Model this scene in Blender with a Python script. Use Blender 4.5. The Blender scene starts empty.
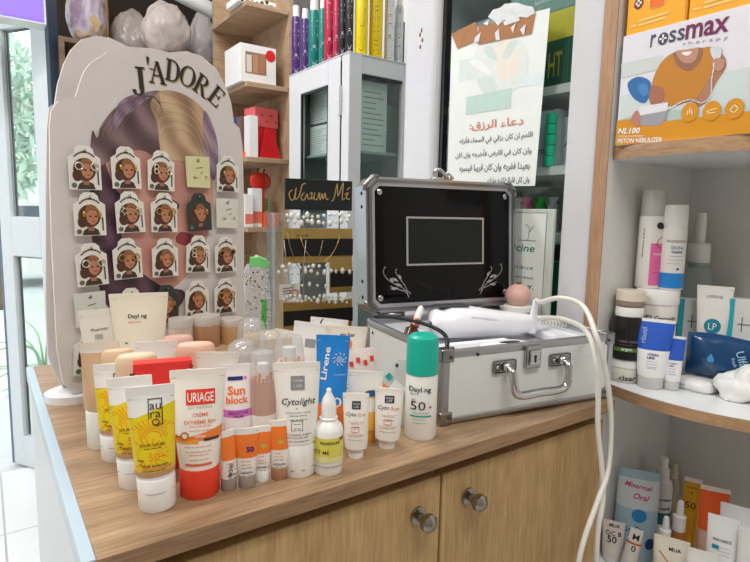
import bpy, bmesh, math, random
from math import sin, cos, pi, radians as rad, sqrt, atan2
from mathutils import Vector as V, Matrix
random.seed(7)
SC = bpy.context.scene
COL = SC.collection

# ------------------------------------------------------------------ camera
F = 555.0; YAW = rad(35.3); PITCH = rad(7.0); ROLL = rad(1.2); CZ = 1.25
FW = V((sin(YAW)*cos(PITCH), cos(YAW)*cos(PITCH), -sin(PITCH)))
_r0 = V((cos(YAW), -sin(YAW), 0)); _u0 = _r0.cross(FW)
RT = _r0*cos(ROLL) + _u0*sin(ROLL); UP = _u0*cos(ROLL) - _r0*sin(ROLL)
CAM = V((0, 0, CZ))
cd = bpy.data.cameras.new('camera'); cam = bpy.data.objects.new('camera', cd); COL.objects.link(cam)
cd.sensor_width = 36; cd.lens = F/750*36; cd.clip_start = .02
cam.matrix_world = Matrix(((RT.x, UP.x, -FW.x, 0), (RT.y, UP.y, -FW.y, 0), (RT.z, UP.z, -FW.z, CZ), (0, 0, 0, 1)))
SC.camera = cam

# ------------------------------------------------------------------ world + light
SC.view_settings.view_transform = 'Standard'; SC.view_settings.look = 'None'
SC.view_settings.gamma = 1; SC.view_settings.use_curve_mapping = False
SC.view_settings.exposure = -0.1
W = bpy.data.worlds.new('sky'); SC.world = W; W.use_nodes = True
wb = W.node_tree.nodes['Background']; wb.inputs[0].default_value = (.86, .94, 1, 1); wb.inputs[1].default_value = 2.6

def area(name, loc, size, power, col=(1, 1, 1), rot=(0, 0, 0)):
    l = bpy.data.lights.new(name, 'AREA'); l.shape = 'RECTANGLE'; l.size, l.size_y = size; l.energy = power; l.color = col
    o = bpy.data.objects.new(name, l); COL.objects.link(o); o.location = loc; o.rotation_euler = rot
    return o
# fluorescent ceiling panels of the shop (the fixtures themselves are built with the ceiling)
LAMPS = [(.05, -.5, 2.68), (.15, 1.65, 2.68), (-.9, .9, 2.68)]
for p in LAMPS: area('ceiling_panel_light', p, (1.15, .28), 21, (1, .985, .96))

# ------------------------------------------------------------------ pixel helpers
def ray(x, y): return FW + RT*((x-375)/F) - UP*((y-281)/F)
def onz(x, y, z=.94):
    d = ray(x, y); return CAM + d*((z-CZ)/d.z)
def ony(x, y, Y):
    d = ray(x, y); return CAM + d*(Y/d.y)
def onx(x, y, X):
    d = ray(x, y); return CAM + d*(X/d.x)
def proj(p):
    d = V(p)-CAM; z = d.dot(FW); return 375+F*d.dot(RT)/z, 281-F*d.dot(UP)/z
def ppm(p):   # metres per pixel across the line of sight
    d = V(p)-CAM; z = d.dot(FW); return z*z/(d.length*F)
def zat(p, y):
    lo, hi = -.5, 3.5
    for _ in range(40):
        m = (lo+hi)/2
        if proj((p[0], p[1], m))[1] > y: lo = m
        else: hi = m
    return lo
def face_cam(p): return atan2(-p[1], -p[0]) + pi/2

# ------------------------------------------------------------------ materials
def lin(c):
    def f(v):
        v /= 255.0
        return v/12.92 if v <= .04045 else ((v+.055)/1.055)**2.4
    return (f(c[0]), f(c[1]), f(c[2]), 1)
_M = {}
def mat(c, rough=.42, metal=0.0, trans=0.0, var=.04, bump=0.0, scale=30, name=None, emit=0.0, coat=0.0, spec=.5):
    k = (tuple(c), rough, metal, trans, var, bump, scale, emit, coat, spec)
    if k in _M: return _M[k]
    m = bpy.data.materials.new(name or 'surface_%02x%02x%02x' % tuple(int(v) for v in c)); m.use_nodes = True
    nt = m.node_tree; b = nt.nodes['Principled BSDF']
    b.inputs['Roughness'].default_value = rough; b.inputs['Metallic'].default_value = metal
    b.inputs['Transmission Weight'].default_value = trans; b.inputs['Coat Weight'].default_value = coat
    b.inputs['Specular IOR Level'].default_value = spec
    L = lin(c)
    if var > 0:
        n = nt.nodes.new('ShaderNodeTexNoise'); n.inputs['Scale'].default_value = scale; n.inputs['Detail'].default_value = 3
        tc = nt.nodes.new('ShaderNodeTexCoord'); nt.links.new(tc.outputs['Object'], n.inputs['Vector'])
        mx = nt.nodes.new('ShaderNodeMix'); mx.data_type = 'RGBA'
        mx.inputs[6].default_value = tuple(v*(1-var) for v in L[:3])+(1,); mx.inputs[7].default_value = tuple(min(1, v*(1+var)) for v in L[:3])+(1,)
        nt.links.new(n.outputs['Fac'], mx.inputs[0]); nt.links.new(mx.outputs[2], b.inputs['Base Color'])
        if bump > 0:
            bp = nt.nodes.new('ShaderNodeBump'); bp.inputs['Strength'].default_value = bump; bp.inputs['Distance'].default_value = .002
            nt.links.new(n.outputs['Fac'], bp.inputs['Height']); nt.links.new(bp.outputs[0], b.inputs['Normal'])
    else: b.inputs['Base Color'].default_value = L
    if emit:
        b.inputs['Emission Color'].default_value = L; b.inputs['Emission Strength'].default_value = emit
    _M[k] = m; return m

def wood(name, c1, c2, axis=0, rough=.5, scale=9, lo=.37, hi=.66):
    m = bpy.data.materials.new(name); m.use_nodes = True; nt = m.node_tree; b = nt.nodes['Principled BSDF']
    tc = nt.nodes.new('ShaderNodeTexCoord'); mp = nt.nodes.new('ShaderNodeMapping')
    s = [scale*2.6]*3; s[axis] = scale*.4; mp.inputs['Scale'].default_value = s
    nt.links.new(tc.outputs['Object'], mp.inputs['Vector'])
    n1 = nt.nodes.new('ShaderNodeTexNoise'); n1.inputs['Scale'].default_value = 1; n1.inputs['Detail'].default_value = 6; n1.inputs['Distortion'].default_value = .6
    nt.links.new(mp.outputs[0], n1.inputs['Vector'])
    mp2 = nt.nodes.new('ShaderNodeMapping'); s = [scale*30]*3; s[axis] = scale*2.4; mp2.inputs['Scale'].default_value = s
    nt.links.new(tc.outputs['Object'], mp2.inputs['Vector'])
    n2 = nt.nodes.new('ShaderNodeTexNoise'); n2.inputs['Scale'].default_value = 1; n2.inputs['Detail'].default_value = 4
    nt.links.new(mp2.outputs[0], n2.inputs['Vector'])
    ad = nt.nodes.new('ShaderNodeMath'); ad.operation = 'MULTIPLY_ADD'; ad.inputs[1].default_value = .55
    nt.links.new(n2.outputs['Fac'], ad.inputs[0])
    ml = nt.nodes.new('ShaderNodeMath'); ml.operation = 'MULTIPLY'; ml.inputs[1].default_value = .55
    nt.links.new(n1.outputs['Fac'], ml.inputs[0]); nt.links.new(ml.outputs[0], ad.inputs[2])
    cr = nt.nodes.new('ShaderNodeValToRGB'); cr.color_ramp.elements[0].position = lo; cr.color_ramp.elements[1].position = hi
    cr.color_ramp.elements[0].color = lin(c1); cr.color_ramp.elements[1].color = lin(c2)
    nt.links.new(ad.outputs[0], cr.inputs[0]); nt.links.new(cr.outputs[0], b.inputs['Base Color'])
    b.inputs['Roughness'].default_value = rough
    bp = nt.nodes.new('ShaderNodeBump'); bp.inputs['Strength'].default_value = .15; bp.inputs['Distance'].default_value = .001
    nt.links.new(ad.outputs[0], bp.inputs['Height']); nt.links.new(bp.outputs[0], b.inputs['Normal'])
    return m

def clear(name, tint=(235, 245, 245), refl=.10, frost=0.0, rough=.03):
    """thin clear plastic / glass: transparent + a sheen that grows at grazing angles + optional milky diffuse"""
    k = ('clear', name, tuple(tint), refl, frost, rough)
    if k in _M: return _M[k]
    m = bpy.data.materials.new(name); m.use_nodes = True; nt = m.node_tree; nt.nodes.remove(nt.nodes['Principled BSDF'])
    out = nt.nodes['Material Output']
    t = nt.nodes.new('ShaderNodeBsdfTransparent'); t.inputs[0].default_value = lin(tint)
    g = nt.nodes.new('ShaderNodeBsdfGlossy'); g.inputs['Roughness'].default_value = rough
    fc = nt.nodes.new('ShaderNodeLayerWeight'); fc.inputs[0].default_value = .5
    pw = nt.nodes.new('ShaderNodeMath'); pw.operation = 'POWER'; pw.inputs[1].default_value = 3.5; nt.links.new(fc.outputs['Facing'], pw.inputs[0])
    lw = nt.nodes.new('ShaderNodeMath'); lw.operation = 'MULTIPLY_ADD'; lw.inputs[1].default_value = .55; lw.inputs[2].default_value = refl*.35; nt.links.new(pw.outputs[0], lw.inputs[0])
    a = nt.nodes.new('ShaderNodeMixShader'); nt.links.new(lw.outputs[0], a.inputs[0]); nt.links.new(t.outputs[0], a.inputs[1]); nt.links.new(g.outputs[0], a.inputs[2])
    last = a
    if frost:
        d = nt.nodes.new('ShaderNodeBsdfPrincipled'); d.inputs['Base Color'].default_value = lin(tint); d.inputs['Roughness'].default_value = .35
        f = nt.nodes.new('ShaderNodeMixShader'); f.inputs[0].default_value = frost
        nt.links.new(a.outputs[0], f.inputs[1]); nt.links.new(d.outputs[0], f.inputs[2]); last = f
    nt.links.new(last.outputs[0], out.inputs[0]); _M[k] = m; return m

WHITE = (240, 240, 238)
M_WHITE = mat((236, 237, 238), .35); M_GLOSSW = mat((244, 243, 240), .28); M_BLACK = mat((18, 18, 20), .3)
M_CHROME = mat((200, 200, 202), .12, 1.0, var=0); M_ALU = mat((178, 179, 182), .3, 1.0, var=.05)
M_WOODTOP = wood('oak_worktop', (126, 99, 72), (176, 146, 113), 0, .36)
M_WOODV = wood('oak_door', (158, 124, 78), (198, 164, 114), 2, .5, 9, .34, .7)
M_WOODE = wood('oak_edge', (124, 94, 66), (166, 132, 98), 0, .55)
M_SHELFW = wood('shelf_wood', (150, 122, 96), (188, 160, 130), 0, .6)
M_PANELW = wood('panel_wood', (158, 120, 92), (186, 148, 116), 2, .6)
M_GLASS = clear('window_glass', (247, 251, 250), .10)
M_PLASTIC = clear('clear_plastic', (248, 249, 249), .2, .22, .1)
M_GOLD = mat((212, 170, 90), .28, 1.0, var=.05)

# ------------------------------------------------------------------ object helpers
def link(name, me, m=None, parent=None):
    o = bpy.data.objects.new(name, me); COL.objects.link(o)
    if m is not None: me.materials.append(m)
    if parent is not None: o.parent = parent
    return o
def tag(o, label, cat=None, group=None, kind=None):
    if label: o['label'] = label
    if cat: o['category'] = cat
    if group: o['group'] = group
    if kind: o['kind'] = kind
    return o
def thing(name, label, cat, loc=(0, 0, 0), rz=0, group=None, lean=0, pitch=0):
    o = bpy.data.objects.new(name, None); o.empty_display_size = .02; COL.objects.link(o)
    o.location = loc; o.rotation_euler = (rad(pitch), rad(lean), rz); return tag(o, label, cat, group)
def struct(o): o['kind'] = 'structure'; return o
def mesh(name, vs, fs, m, parent=None, smooth=False):
    me = bpy.data.meshes.new(name); me.from_pydata([tuple(v) for v in vs], [], fs); me.update()
    if smooth: me.polygons.foreach_set('use_smooth', [True]*len(me.polygons))
    return link(name, me, m, parent)
def bm_obj(name, bm, m, parent=None, smooth=False):
    me = bpy.data.meshes.new(name); bmesh.ops.recalc_face_normals(bm, faces=bm.faces[:]); bm.to_mesh(me); bm.free()
    if smooth: me.polygons.foreach_set('use_smooth', [True]*len(me.polygons))
    return link(name, me, m, parent)
def box(name, lo, hi, m, parent=None, bev=0.0, seg=2):
    bm = bmesh.new(); bmesh.ops.create_cube(bm, size=1)
    for v in bm.verts: v.co = V([lo[i] + (v.co[i]+.5)*(hi[i]-lo[i]) for i in range(3)])
    if bev: bmesh.ops.bevel(bm, geom=bm.edges[:], offset=bev, segments=seg, affect='EDGES', profile=.5)
    return bm_obj(name, bm, m, parent)
def prism(name, pts, f0, f1, m, parent=None, bev=0, smooth=False):
    """outline pts (2D); f0 / f1 map a 2D point to the front / back 3D point"""
    n = len(pts); bm = bmesh.new()
    a = [bm.verts.new(f0(p)) for p in pts]; b = [bm.verts.new(f1(p)) for p in pts]
    bm.faces.new(a); bm.faces.new(b[::-1])
    for i in range(n): bm.faces.new((a[i], b[i], b[(i+1) % n], a[(i+1) % n]))
    return bm_obj(name, bm, m, parent, smooth)
def wire(name, pts, r, m, parent=None, seg=8, closed=False, smooth_path=True):
    pts = [V(p) for p in pts]
    if smooth_path and len(pts) > 2:
        q = []; n = len(pts); rng = range(n if closed else n-1)
        for i in rng:
            p0, p1, p2, p3 = (pts[(i-1) % n] if closed or i > 0 else pts[0]), pts[i], pts[(i+1) % n], (pts[(i+2) % n] if closed or i+2 < n else pts[-1])
            for k in range(5):
                t = k/5; q.append(.5*((2*p1)+(p2-p0)*t+(2*p0-5*p1+4*p2-p3)*t*t+(3*p1-p0-3*p2+p3)*t**3))
        if not closed: q.append(pts[-1])
        pts = q
    n = len(pts); vs = []; fs = []; prev = None
    for i, p in enumerate(pts):
        d = (pts[(i+1) % n]-pts[i-1]) if (closed or 0 < i < n-1) else (pts[1]-pts[0] if i == 0 else pts[-1]-pts[-2])
        d.normalize()
        if prev is None: a = d.orthogonal().normalized()
        else: a = (prev - d*prev.dot(d)).normalized()
        prev = a; b = d.cross(a); rr = r(i/(n-1)) if callable(r) else r
        for k in range(seg): vs.append(p + (a*cos(2*pi*k/seg)+b*sin(2*pi*k/seg))*rr)
    for i in range(n if closed else n-1):
        for k in range(seg):
            j = (i+1) % n; fs.append((i*seg+k, i*seg+(k+1) % seg, j*seg+(k+1) % seg, j*seg+k))
    if not closed: fs.append(tuple(range(seg))[::-1]); fs.append(tuple((n-1)*seg+k for k in range(seg)))
    return mesh(name, vs, fs, m, parent, True)
def ball(name, c, r, m, parent=None, sub=2):
    bm = bmesh.new(); bmesh.ops.create_icosphere(bm, subdivisions=sub, radius=1)
    rr = r if hasattr(r, '__len__') else (r, r, r)
    for v in bm.verts: v.co = V((c[0]+v.co.x*rr[0], c[1]+v.co.y*rr[1], c[2]+v.co.z*rr[2]))
    return bm_obj(name, bm, m, parent, True)

class Surf:
    """a body made of elliptic rings rows = [(z, half width, half depth)]; knows its front so that print can follow it"""
    def __init__(s, rows): s.rows = rows
    def ab(s, z):
        R = s.rows
        if z <= R[0][0]: return R[0][1:3]
        for p, q in zip(R, R[1:]):
            if z <= q[0]:
                t = (z-p[0])/(q[0]-p[0]) if q[0] > p[0] else 0
                return (p[1]+(q[1]-p[1])*t, p[2]+(q[2]-p[2])*t)
        return R[-1][1:3]
    def pt(s, x, z, e=.0005):
        a, b = s.ab(z); q = max(-.985, min(.985, x/max(a, 1e-5)))
        return V((a*q*(1+e/max(a, .002)), -b*sqrt(1-q*q)-e, z))
    def body(s, name, m, parent, n=28, cap0=True, cap1=True, exp=2.0):
        vs = []; fs = []
        for z, a, b in s.rows:
            for k in range(n):
                t = 2*pi*k/n; c, q = cos(t), sin(t)
                vs.append((a*math.copysign(abs(q)**(2/exp), q), -b*math.copysign(abs(c)**(2/exp), c), z))
        for i in range(len(s.rows)-1):
            for k in range(n): fs.append((i*n+k, i*n+(k+1) % n, (i+1)*n+(k+1) % n, (i+1)*n+k))
        if cap0: fs.append(tuple(range(n))[::-1])
        if cap1: fs.append(tuple((len(s.rows)-1)*n+k for k in range(n)))
        o = mesh(name, vs, fs, m, parent)
        me = o.data; me.polygons.foreach_set('use_smooth', [len(p.vertices) == 4 for p in me.polygons])
        me.set_sharp_from_angle(angle=rad(38)) if hasattr(me, 'set_sharp_from_angle') else None
        return o
    def band(s, name, z0, z1, m, parent, th=180, c=0, e=.0004, nz=6, slope=0.0):
        nt = max(6, int(th/7)); vs = []; fs = []
        zs = sorted(set([z0+(z1-z0)*i/nz for i in range(nz+1)] + ([r[0] for r in s.rows if z0 < r[0] < z1] if not slope else [])))
        for z in zs:
            for k in range(nt+1):
                t = rad(c-th+2*th*k/nt); zz = z
                a, b = s.ab(z)
                if slope: zz = z+slope*sin(t)*a*(1 if z == zs[-1] else 0)
                a, b = s.ab(zz); vs.append(((a+e)*sin(t), -(b+e)*cos(t), zz))
        for i in range(len(zs)-1):
            for k in range(nt): fs.append((i*(nt+1)+k, i*(nt+1)+k+1, (i+1)*(nt+1)+k+1, (i+1)*(nt+1)+k))
        return mesh(name, vs, fs, m, parent, True)

def flat(y=0, ox=0, oz=0):
    return lambda x, z, e=.0005: V((ox+x, y-e, oz+z))
def rect(name, mp, x0, x1, z0, z1, m, parent, e=.0004, nx=6, nz=2):
    vs = []; fs = []
    for j in range(nz+1):
        for i in range(nx+1): vs.append(mp(x0+(x1-x0)*i/nx, z0+(z1-z0)*j/nz, e))
    for j in range(nz):
        for i in range(nx): a = j*(nx+1)+i; fs.append((a, a+1, a+nx+2, a+nx+1))
    return mesh(name, vs, fs, m, parent)
def _fit(mp, tris, e, tol=.00025, depth=5):
    """map flat triangles onto a surface, splitting those that would cut through its curve"""
    vs = []; fs = []; idx = {}
    def vid(p):
        k = (round(p[0], 7), round(p[1], 7))
        if k not in idx: idx[k] = len(vs); vs.append(mp(p[0], p[1], e))
        return idx[k]
    def go(a, b, c, d):
        if d:
            L = [((a[0]-b[0])**2+(a[1]-b[1])**2, 0), ((b[0]-c[0])**2+(b[1]-c[1])**2, 1), ((c[0]-a[0])**2+(c[1]-a[1])**2, 2)]; l, i = max(L)
            if i == 1: a, b, c = b, c, a
            elif i == 2: a, b, c = c, a, b
            m = ((a[0]+b[0])/2, (a[1]+b[1])/2)
            if l > 4e-6 and ((mp(a[0], a[1], e)+mp(b[0], b[1], e))/2-mp(m[0], m[1], e)).length > tol:
                go(a, m, c, d-1); go(m, b, c, d-1); return
        f = (vid(a), vid(b), vid(c))
        if len(set(f)) == 3: fs.append(f)
    for a, b, c in tris: go(a, b, c, depth)
    return vs, fs
def poly(name, mp, pts, m, parent, e=.0006):
    """flat print with an outline (triangulated so that concave outlines work)"""
    from mathutils.geometry import tessellate_polygon
    tri = tessellate_polygon([[V((p[0], p[1], 0)) for p in pts]]); T_ = []
    for t in tri:
        a, b, c = [pts[i] for i in t]
        cr = (b[0]-a[0])*(c[1]-a[1])-(b[1]-a[1])*(c[0]-a[0]); T_.append((a, b, c) if cr > 0 else (a, c, b))
    vs, fs = _fit(mp, T_, e, depth=8)
    return mesh(name, vs, fs, m, parent)
def disc(name, mp, cx, cz, rx, rz, m, parent, e=.0006, n=20):
    return poly(name, mp, [(cx+rx*cos(2*pi*i/n), cz+rz*sin(2*pi*i/n)) for i in range(n)], m, parent, e)
def lines(name, mp, segs, w, m, parent, e=.0007):
    """thin printed strokes: segs = list of polylines"""
    vs = []; fs = []
    for pl in segs:
        for (x0, z0), (x1, z1) in zip(pl, pl[1:]):
            d = sqrt((x1-x0)**2+(z1-z0)**2) or 1; nx, nz = -(z1-z0)/d*w/2, (x1-x0)/d*w/2; ex, ez = (x1-x0)/d*w*.3, (z1-z0)/d*w*.3
            i = len(vs)
            vs += [mp(x0-nx-ex, z0-nz-ez, e), mp(x1-nx+ex, z1-nz+ez, e), mp(x1+nx+ex, z1+nz+ez, e), mp(x0+nx-ex, z0+nz-ez, e)]
            fs.append((i, i+1, i+2, i+3))
    o = mesh(name, vs, fs, m, parent)
    if name in ('small_print', 'label_print', 'print_lines', 'card_motto', 'card_side_print', 'card_print', 'tag_print'): o['kind'] = 'stuff'
    return o
_TX = {}
def glyphs(s, bold=0.0, shear=0.0):
    k = (s, bold, shear)
    if k not in _TX:
        c = bpy.data.curves.new('text', 'FONT'); c.body = s; c.resolution_u = 2; c.size = 1; c.offset = bold; c.shear = shear
        c.align_x = 'CENTER'; c.align_y = 'CENTER'
        o = bpy.data.objects.new('text', c); COL.objects.link(o); bpy.context.view_layer.update()
        me = bpy.data.meshes.new_from_object(o.evaluated_get(bpy.context.evaluated_depsgraph_get()))
        vs = [(v.co.x, v.co.y) for v in me.vertices]; fs = [tuple(p.vertices) for p in me.polygons]
        bpy.data.objects.remove(o); bpy.data.curves.remove(c); bpy.data.meshes.remove(me)
        _TX[k] = (vs, fs)
    return _TX[k]
def text(mp, s, x, z, w, m, parent, h=None, rot=0, e=.0008, bold=0.01, shear=0.0, name='lettering', mode='w'):
    """lettering fitted to width w (and height h if given), centred on x, z"""
    vs, fs = glyphs(s, bold, shear)
    if not vs: return None
    xs = [v[0] for v in vs]; ys = [v[1] for v in vs]; cx, cy = (min(xs)+max(xs))/2, (min(ys)+max(ys))/2
    sx = w/(max(xs)-min(xs)); sy = h/(max(ys)-min(ys)) if h else sx
    c, q = cos(rad(rot)), sin(rad(rot)); out = []
    for vx, vy in vs:
        a, b = (vx-cx)*sx, (vy-cy)*sy; out.append((x+a*c-b*q, z+a*q+b*c))
    tr = []
    for f in fs:
        for i in range(1, len(f)-1): tr.append((out[f[0]], out[f[i]], out[f[i+1]]))
    v3, f3 = _fit(mp, tr, e)
    return mesh(name, v3, f3, m, parent)
def fine(mp, x, z0, w, rows, dz, m, parent, e=.0007, seed=1, lw=.0006):
    """rows of print too small to read, as broken thin strokes"""
    r = random.Random(seed); segs = []
    for i in range(rows):
        z = z0-i*dz; ww = w*r.uniform(.75, 1); p = x-ww/2
        while p < x+ww/2-.001:
            q = min(x+ww/2, p+r.uniform(.0025, .006)); segs.append([(p, z), (q, z)]); p = q+.0012
    return lines('small_print', mp, segs, lw, m, parent, e)

# ================================================================== THE SETTING
M_WALL = mat((232, 232, 230), .8, scale=6); M_CEIL = mat((238, 238, 238), .85)
def setting(o, label): o['kind'] = 'structure'; o['label'] = label; return o
# floor with its tiles
fl = setting(box('floor', (-1.7, -1.4, -.05), (1.3, 3.2, -.004), mat((205, 205, 203), .5), None), 'pale tiled shop floor')
M_TILE = mat((246, 246, 246), .22, var=.03, scale=3)
tme = None
for i in range(-3, 3):
    for j in range(2, 6):
        x0, y0 = .01+i*.6, .02+j*.6
        if x0 > .7 or y0+.6 > 3.3: continue
        if tme is None:
            t = box('floor_tile', (.003, .003, -.004), (.597, .597, .004), M_TILE, fl, .0015, 1); tme = t.data
        else:
            t = bpy.data.objects.new('floor_tile', tme); COL.objects.link(t); t.parent = fl
        t.location = (x0, min(y0, 2.6), 0)
setting(box('ceiling', (-1.7, -1.4, 2.72), (1.3, 3.2, 2.77), M_CEIL), 'white shop ceiling')
setting(box('wall_right', (1.30, -1.4, 0), (1.36, 3.2, 2.72), M_WALL), 'white wall behind the cabinets')
setting(box('wall_left', (-1.76, -1.4, 0), (-1.7, 3.2, 2.72), mat((168, 160, 150), .8, scale=6)), 'grey-brown side wall')  # unseen wall, tone darkened to cut the light it bounces
setting(box('wall_rear', (-1.7, -1.46, 0), (1.3, -1.4, 2.72), mat((168, 160, 150), .8, scale=6)), 'grey-brown wall behind the viewer')  # same darkened tone, so less light bounces back into the room
wf = setting(box('wall_front', (.60, 3.2, 0), (1.3, 3.28, 2.72), M_WALL), 'white street wall beside the doorway')
setting(box('trim_1', (-1.7, 3.2, 2.35), (.60, 3.28, 2.72), M_WALL), 'white header above the doorway')
for p in LAMPS:
    o = thing('ceiling_lamp', ('fluorescent ceiling panel behind the viewer, in front of the counter', 'fluorescent ceiling panel between counter and street door', 'fluorescent ceiling panel over the aisle left of the counter')[LAMPS.index(p)], 'ceiling lamp', (p[0], p[1], 2.70), 0, 'fluorescent ceiling panels')
    box('housing', (-.6, -.17, 0), (.6, .17, .02), M_WHITE, o, .004); box('diffuser', (-.575, -.14, -.004), (.575, .14, 0), mat((255, 252, 246), .5, emit=3, var=0), o)
# street outside
setting(box('ground', (-9, 3.28, -.12), (5, 16, -.05), mat((200, 204, 198), .9, scale=4)), 'pale pavement outside the door')
lawn = setting(box('lawn_ground', (-6, 5.2, -.049), (3, 9, -.03), mat((196, 208, 186), .95, var=.1, scale=12)), 'green verge across the pavement')
hs = thing('street_house', 'pale house across the street seen through the door', 'building', (.2, 15, 0))
box('facade', (-6, 0, -.1), (6, 3, 3.4), mat((228, 226, 220), .9), hs); box('roof', (-6.2, -.2, 3.4), (6.2, 3.2, 3.7), mat((190, 150, 130), .9), hs)
for k in range(5):
    w_ = box('house_window', (-4.6+k*2.0, -.03, 1.2), (-3.6+k*2.0, .0, 2.5), mat((150, 165, 175), .3), hs)
car = thing('parked_car', 'small pale car parked on the street beyond the glass door', 'car', (.3, 11, -.05))
prism('body', [(-1.9, .25), (-1.85, .75), (-1.2, .85), (-.7, 1.35), (.7, 1.38), (1.2, .9), (1.85, .8), (1.9, .25)], lambda p: V((p[0], -.75, p[1])), lambda p: V((p[0], .75, p[1])), mat((222, 214, 208), .3), car)
prism('side_window', [(-1.0, .88), (-.62, 1.28), (.62, 1.3), (1.0, .9)], lambda p: V((p[0], -.77, p[1])), lambda p: V((p[0], -.74, p[1])), mat((60, 70, 78), .2), car)
for sx in (-1.2, 1.2):
    o = wire('wheel', [(sx+.25*cos(a*pi/8), -.74, .3+.25*sin(a*pi/8)) for a in range(16)], .07, M_BLACK, car, 6, True, False)
def leaves(name, c, r, n, m, parent, size=.06, seed=1):
    rd = random.Random(seed); vs = []; fs = []
    for i in range(n):
        while True:
            d = V((rd.uniform(-1, 1), rd.uniform(-1, 1), rd.uniform(-1, 1)))
            if d.length < 1: break
        p = V(c) + V((d.x*r[0], d.y*r[1], d.z*r[2])); a = V((rd.gauss(0, 1), rd.gauss(0, 1), rd.gauss(0, 1))).normalized(); b = a.orthogonal().normalized()
        s = size*rd.uniform(.6, 1.3); k = len(vs); vs += [p-a*s, p+b*s*.4, p+a*s, p-b*s*.4]; fs.append((k, k+1, k+2, k+3))
    o = mesh(name, vs, fs, m, parent); o['kind'] = 'stuff'; return o
tr = thing('street_tree', 'leafy green tree across the pavement behind the door glass', 'tree', (.12, 8.2, -.05))
wire('trunk', [(0, 0, 0), (.05, 0, .9), (0, .05, 2.0)], lambda t: .09-.04*t, mat((110, 92, 74), .9), tr)
leaves('crown', (0, 0, 2.35), (.62, .6, 1.15), 1500, mat((168, 190, 166), .7, var=.2, scale=4), tr, .10, 3)
sh = thing('spiky_plant', 'spiky pale green plant growing outside the lower door pane', 'plant', (.3, 4.3, -.05))
rd = random.Random(5)
for k in range(26):
    a = rd.uniform(0, 2*pi); l = rd.uniform(.35, .8); e = rd.uniform(.5, 1.3); d = V((cos(a), sin(a), 0))
    p = [V((0, 0, .02)), d*l*.35*cos(e)+V((0, 0, l*.6*sin(e))), d*l*.8+V((0, 0, l*.75*sin(e)-.05))]
    wire('blade', p, lambda t: .012*(1-t)+.002, mat((150, 180, 140), .6, var=.15), sh, 4)

# open glass door leaf at the street front
P1 = V((.085, 3.10, 0)); DIR = V((.53, -.85, 0)).normalized()
dr = thing('door_1', 'white framed glass door leaf standing open at the street entrance', None, P1, atan2(DIR.y, DIR.x)); dr['kind'] = 'structure'
M_DOORW = mat((226, 233, 238), .35); LW = .36; LH = 2.13
box('stile', (0, -.02, .01), (.075, .02, LH), M_DOORW, dr, .003); box('stile', (LW-.095, -.02, .01), (LW, .02, LH), M_DOORW, dr, .003)
box('edge_strip', (LW, -.022, .01), (LW+.022, .022, LH), mat((60, 72, 92), .4), dr); box('edge_strip', (-.014, -.02, .01), (0, .02, LH), mat((92, 116, 142), .4), dr)
for z0, z1 in ((.01, .16), (1.02, 1.20), (LH-.12, LH)): box('rail', (.075, -.02, z0), (LW-.095, .02, z1), M_DOORW, dr, .003)
for z0, z1 in ((.16, 1.02), (1.20, LH-.12)):
    box('gasket', (.075, .008, z0), (.083, .014, z1), M_BLACK, dr); box('gasket', (LW-.103, .008, z0), (LW-.095, .014, z1), M_BLACK, dr); box('gasket', (.083, .008, z1-.008), (LW-.103, .014, z1), M_BLACK, dr)
    box('pane', (.075, -.003, z0), (LW-.095, .003, z1), M_GLASS, dr)
# door frame on the street wall
df = thing('door_2', 'white metal frame of the street doorway', None, (0, 3.2, 0)); df['kind'] = 'structure'
box('jamb', (.52, -.04, 0), (.60, .06, 2.35), M_DOORW, df, .004); box('head', (-1.6, -.04, 2.27), (.52, .06, 2.35), M_DOORW, df, .004); box('jamb', (-.55, -.04, 0), (-.49, .06, 2.27), M_DOORW, df, .004)

# purple light strip high on the left + ceiling beam
o = thing('light_strip', 'violet glowing light box high above the door', 'light', (-.02, 2.62, 1.955))
box('housing', (-.5, 0, 0), (.27, .10, .16), M_WHITE, o, .004); wire('rod', [(-.4, .05, .16), (-.4, .05, .765)], .006, M_CHROME, o, 8, False, False); wire('rod', [(.2, .05, .16), (.2, .05, .765)], .006, M_CHROME, o, 8, False, False); box('lit_face', (-.49, -.006, .01), (.262, 0, .15), mat((110, 84, 255), .5, emit=1.4, var=.1), o)
tag(wire('ceiling_beam', [ony(150, -22, 2.5), ony(195, 2, 2.5), ony(232, 21, 2.5), ony(300, 52, 2.5)], .035, mat((214, 218, 220), .5), None, 4, False, False), 'pale metal rail running under the ceiling above the bags', 'rail')

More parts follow.
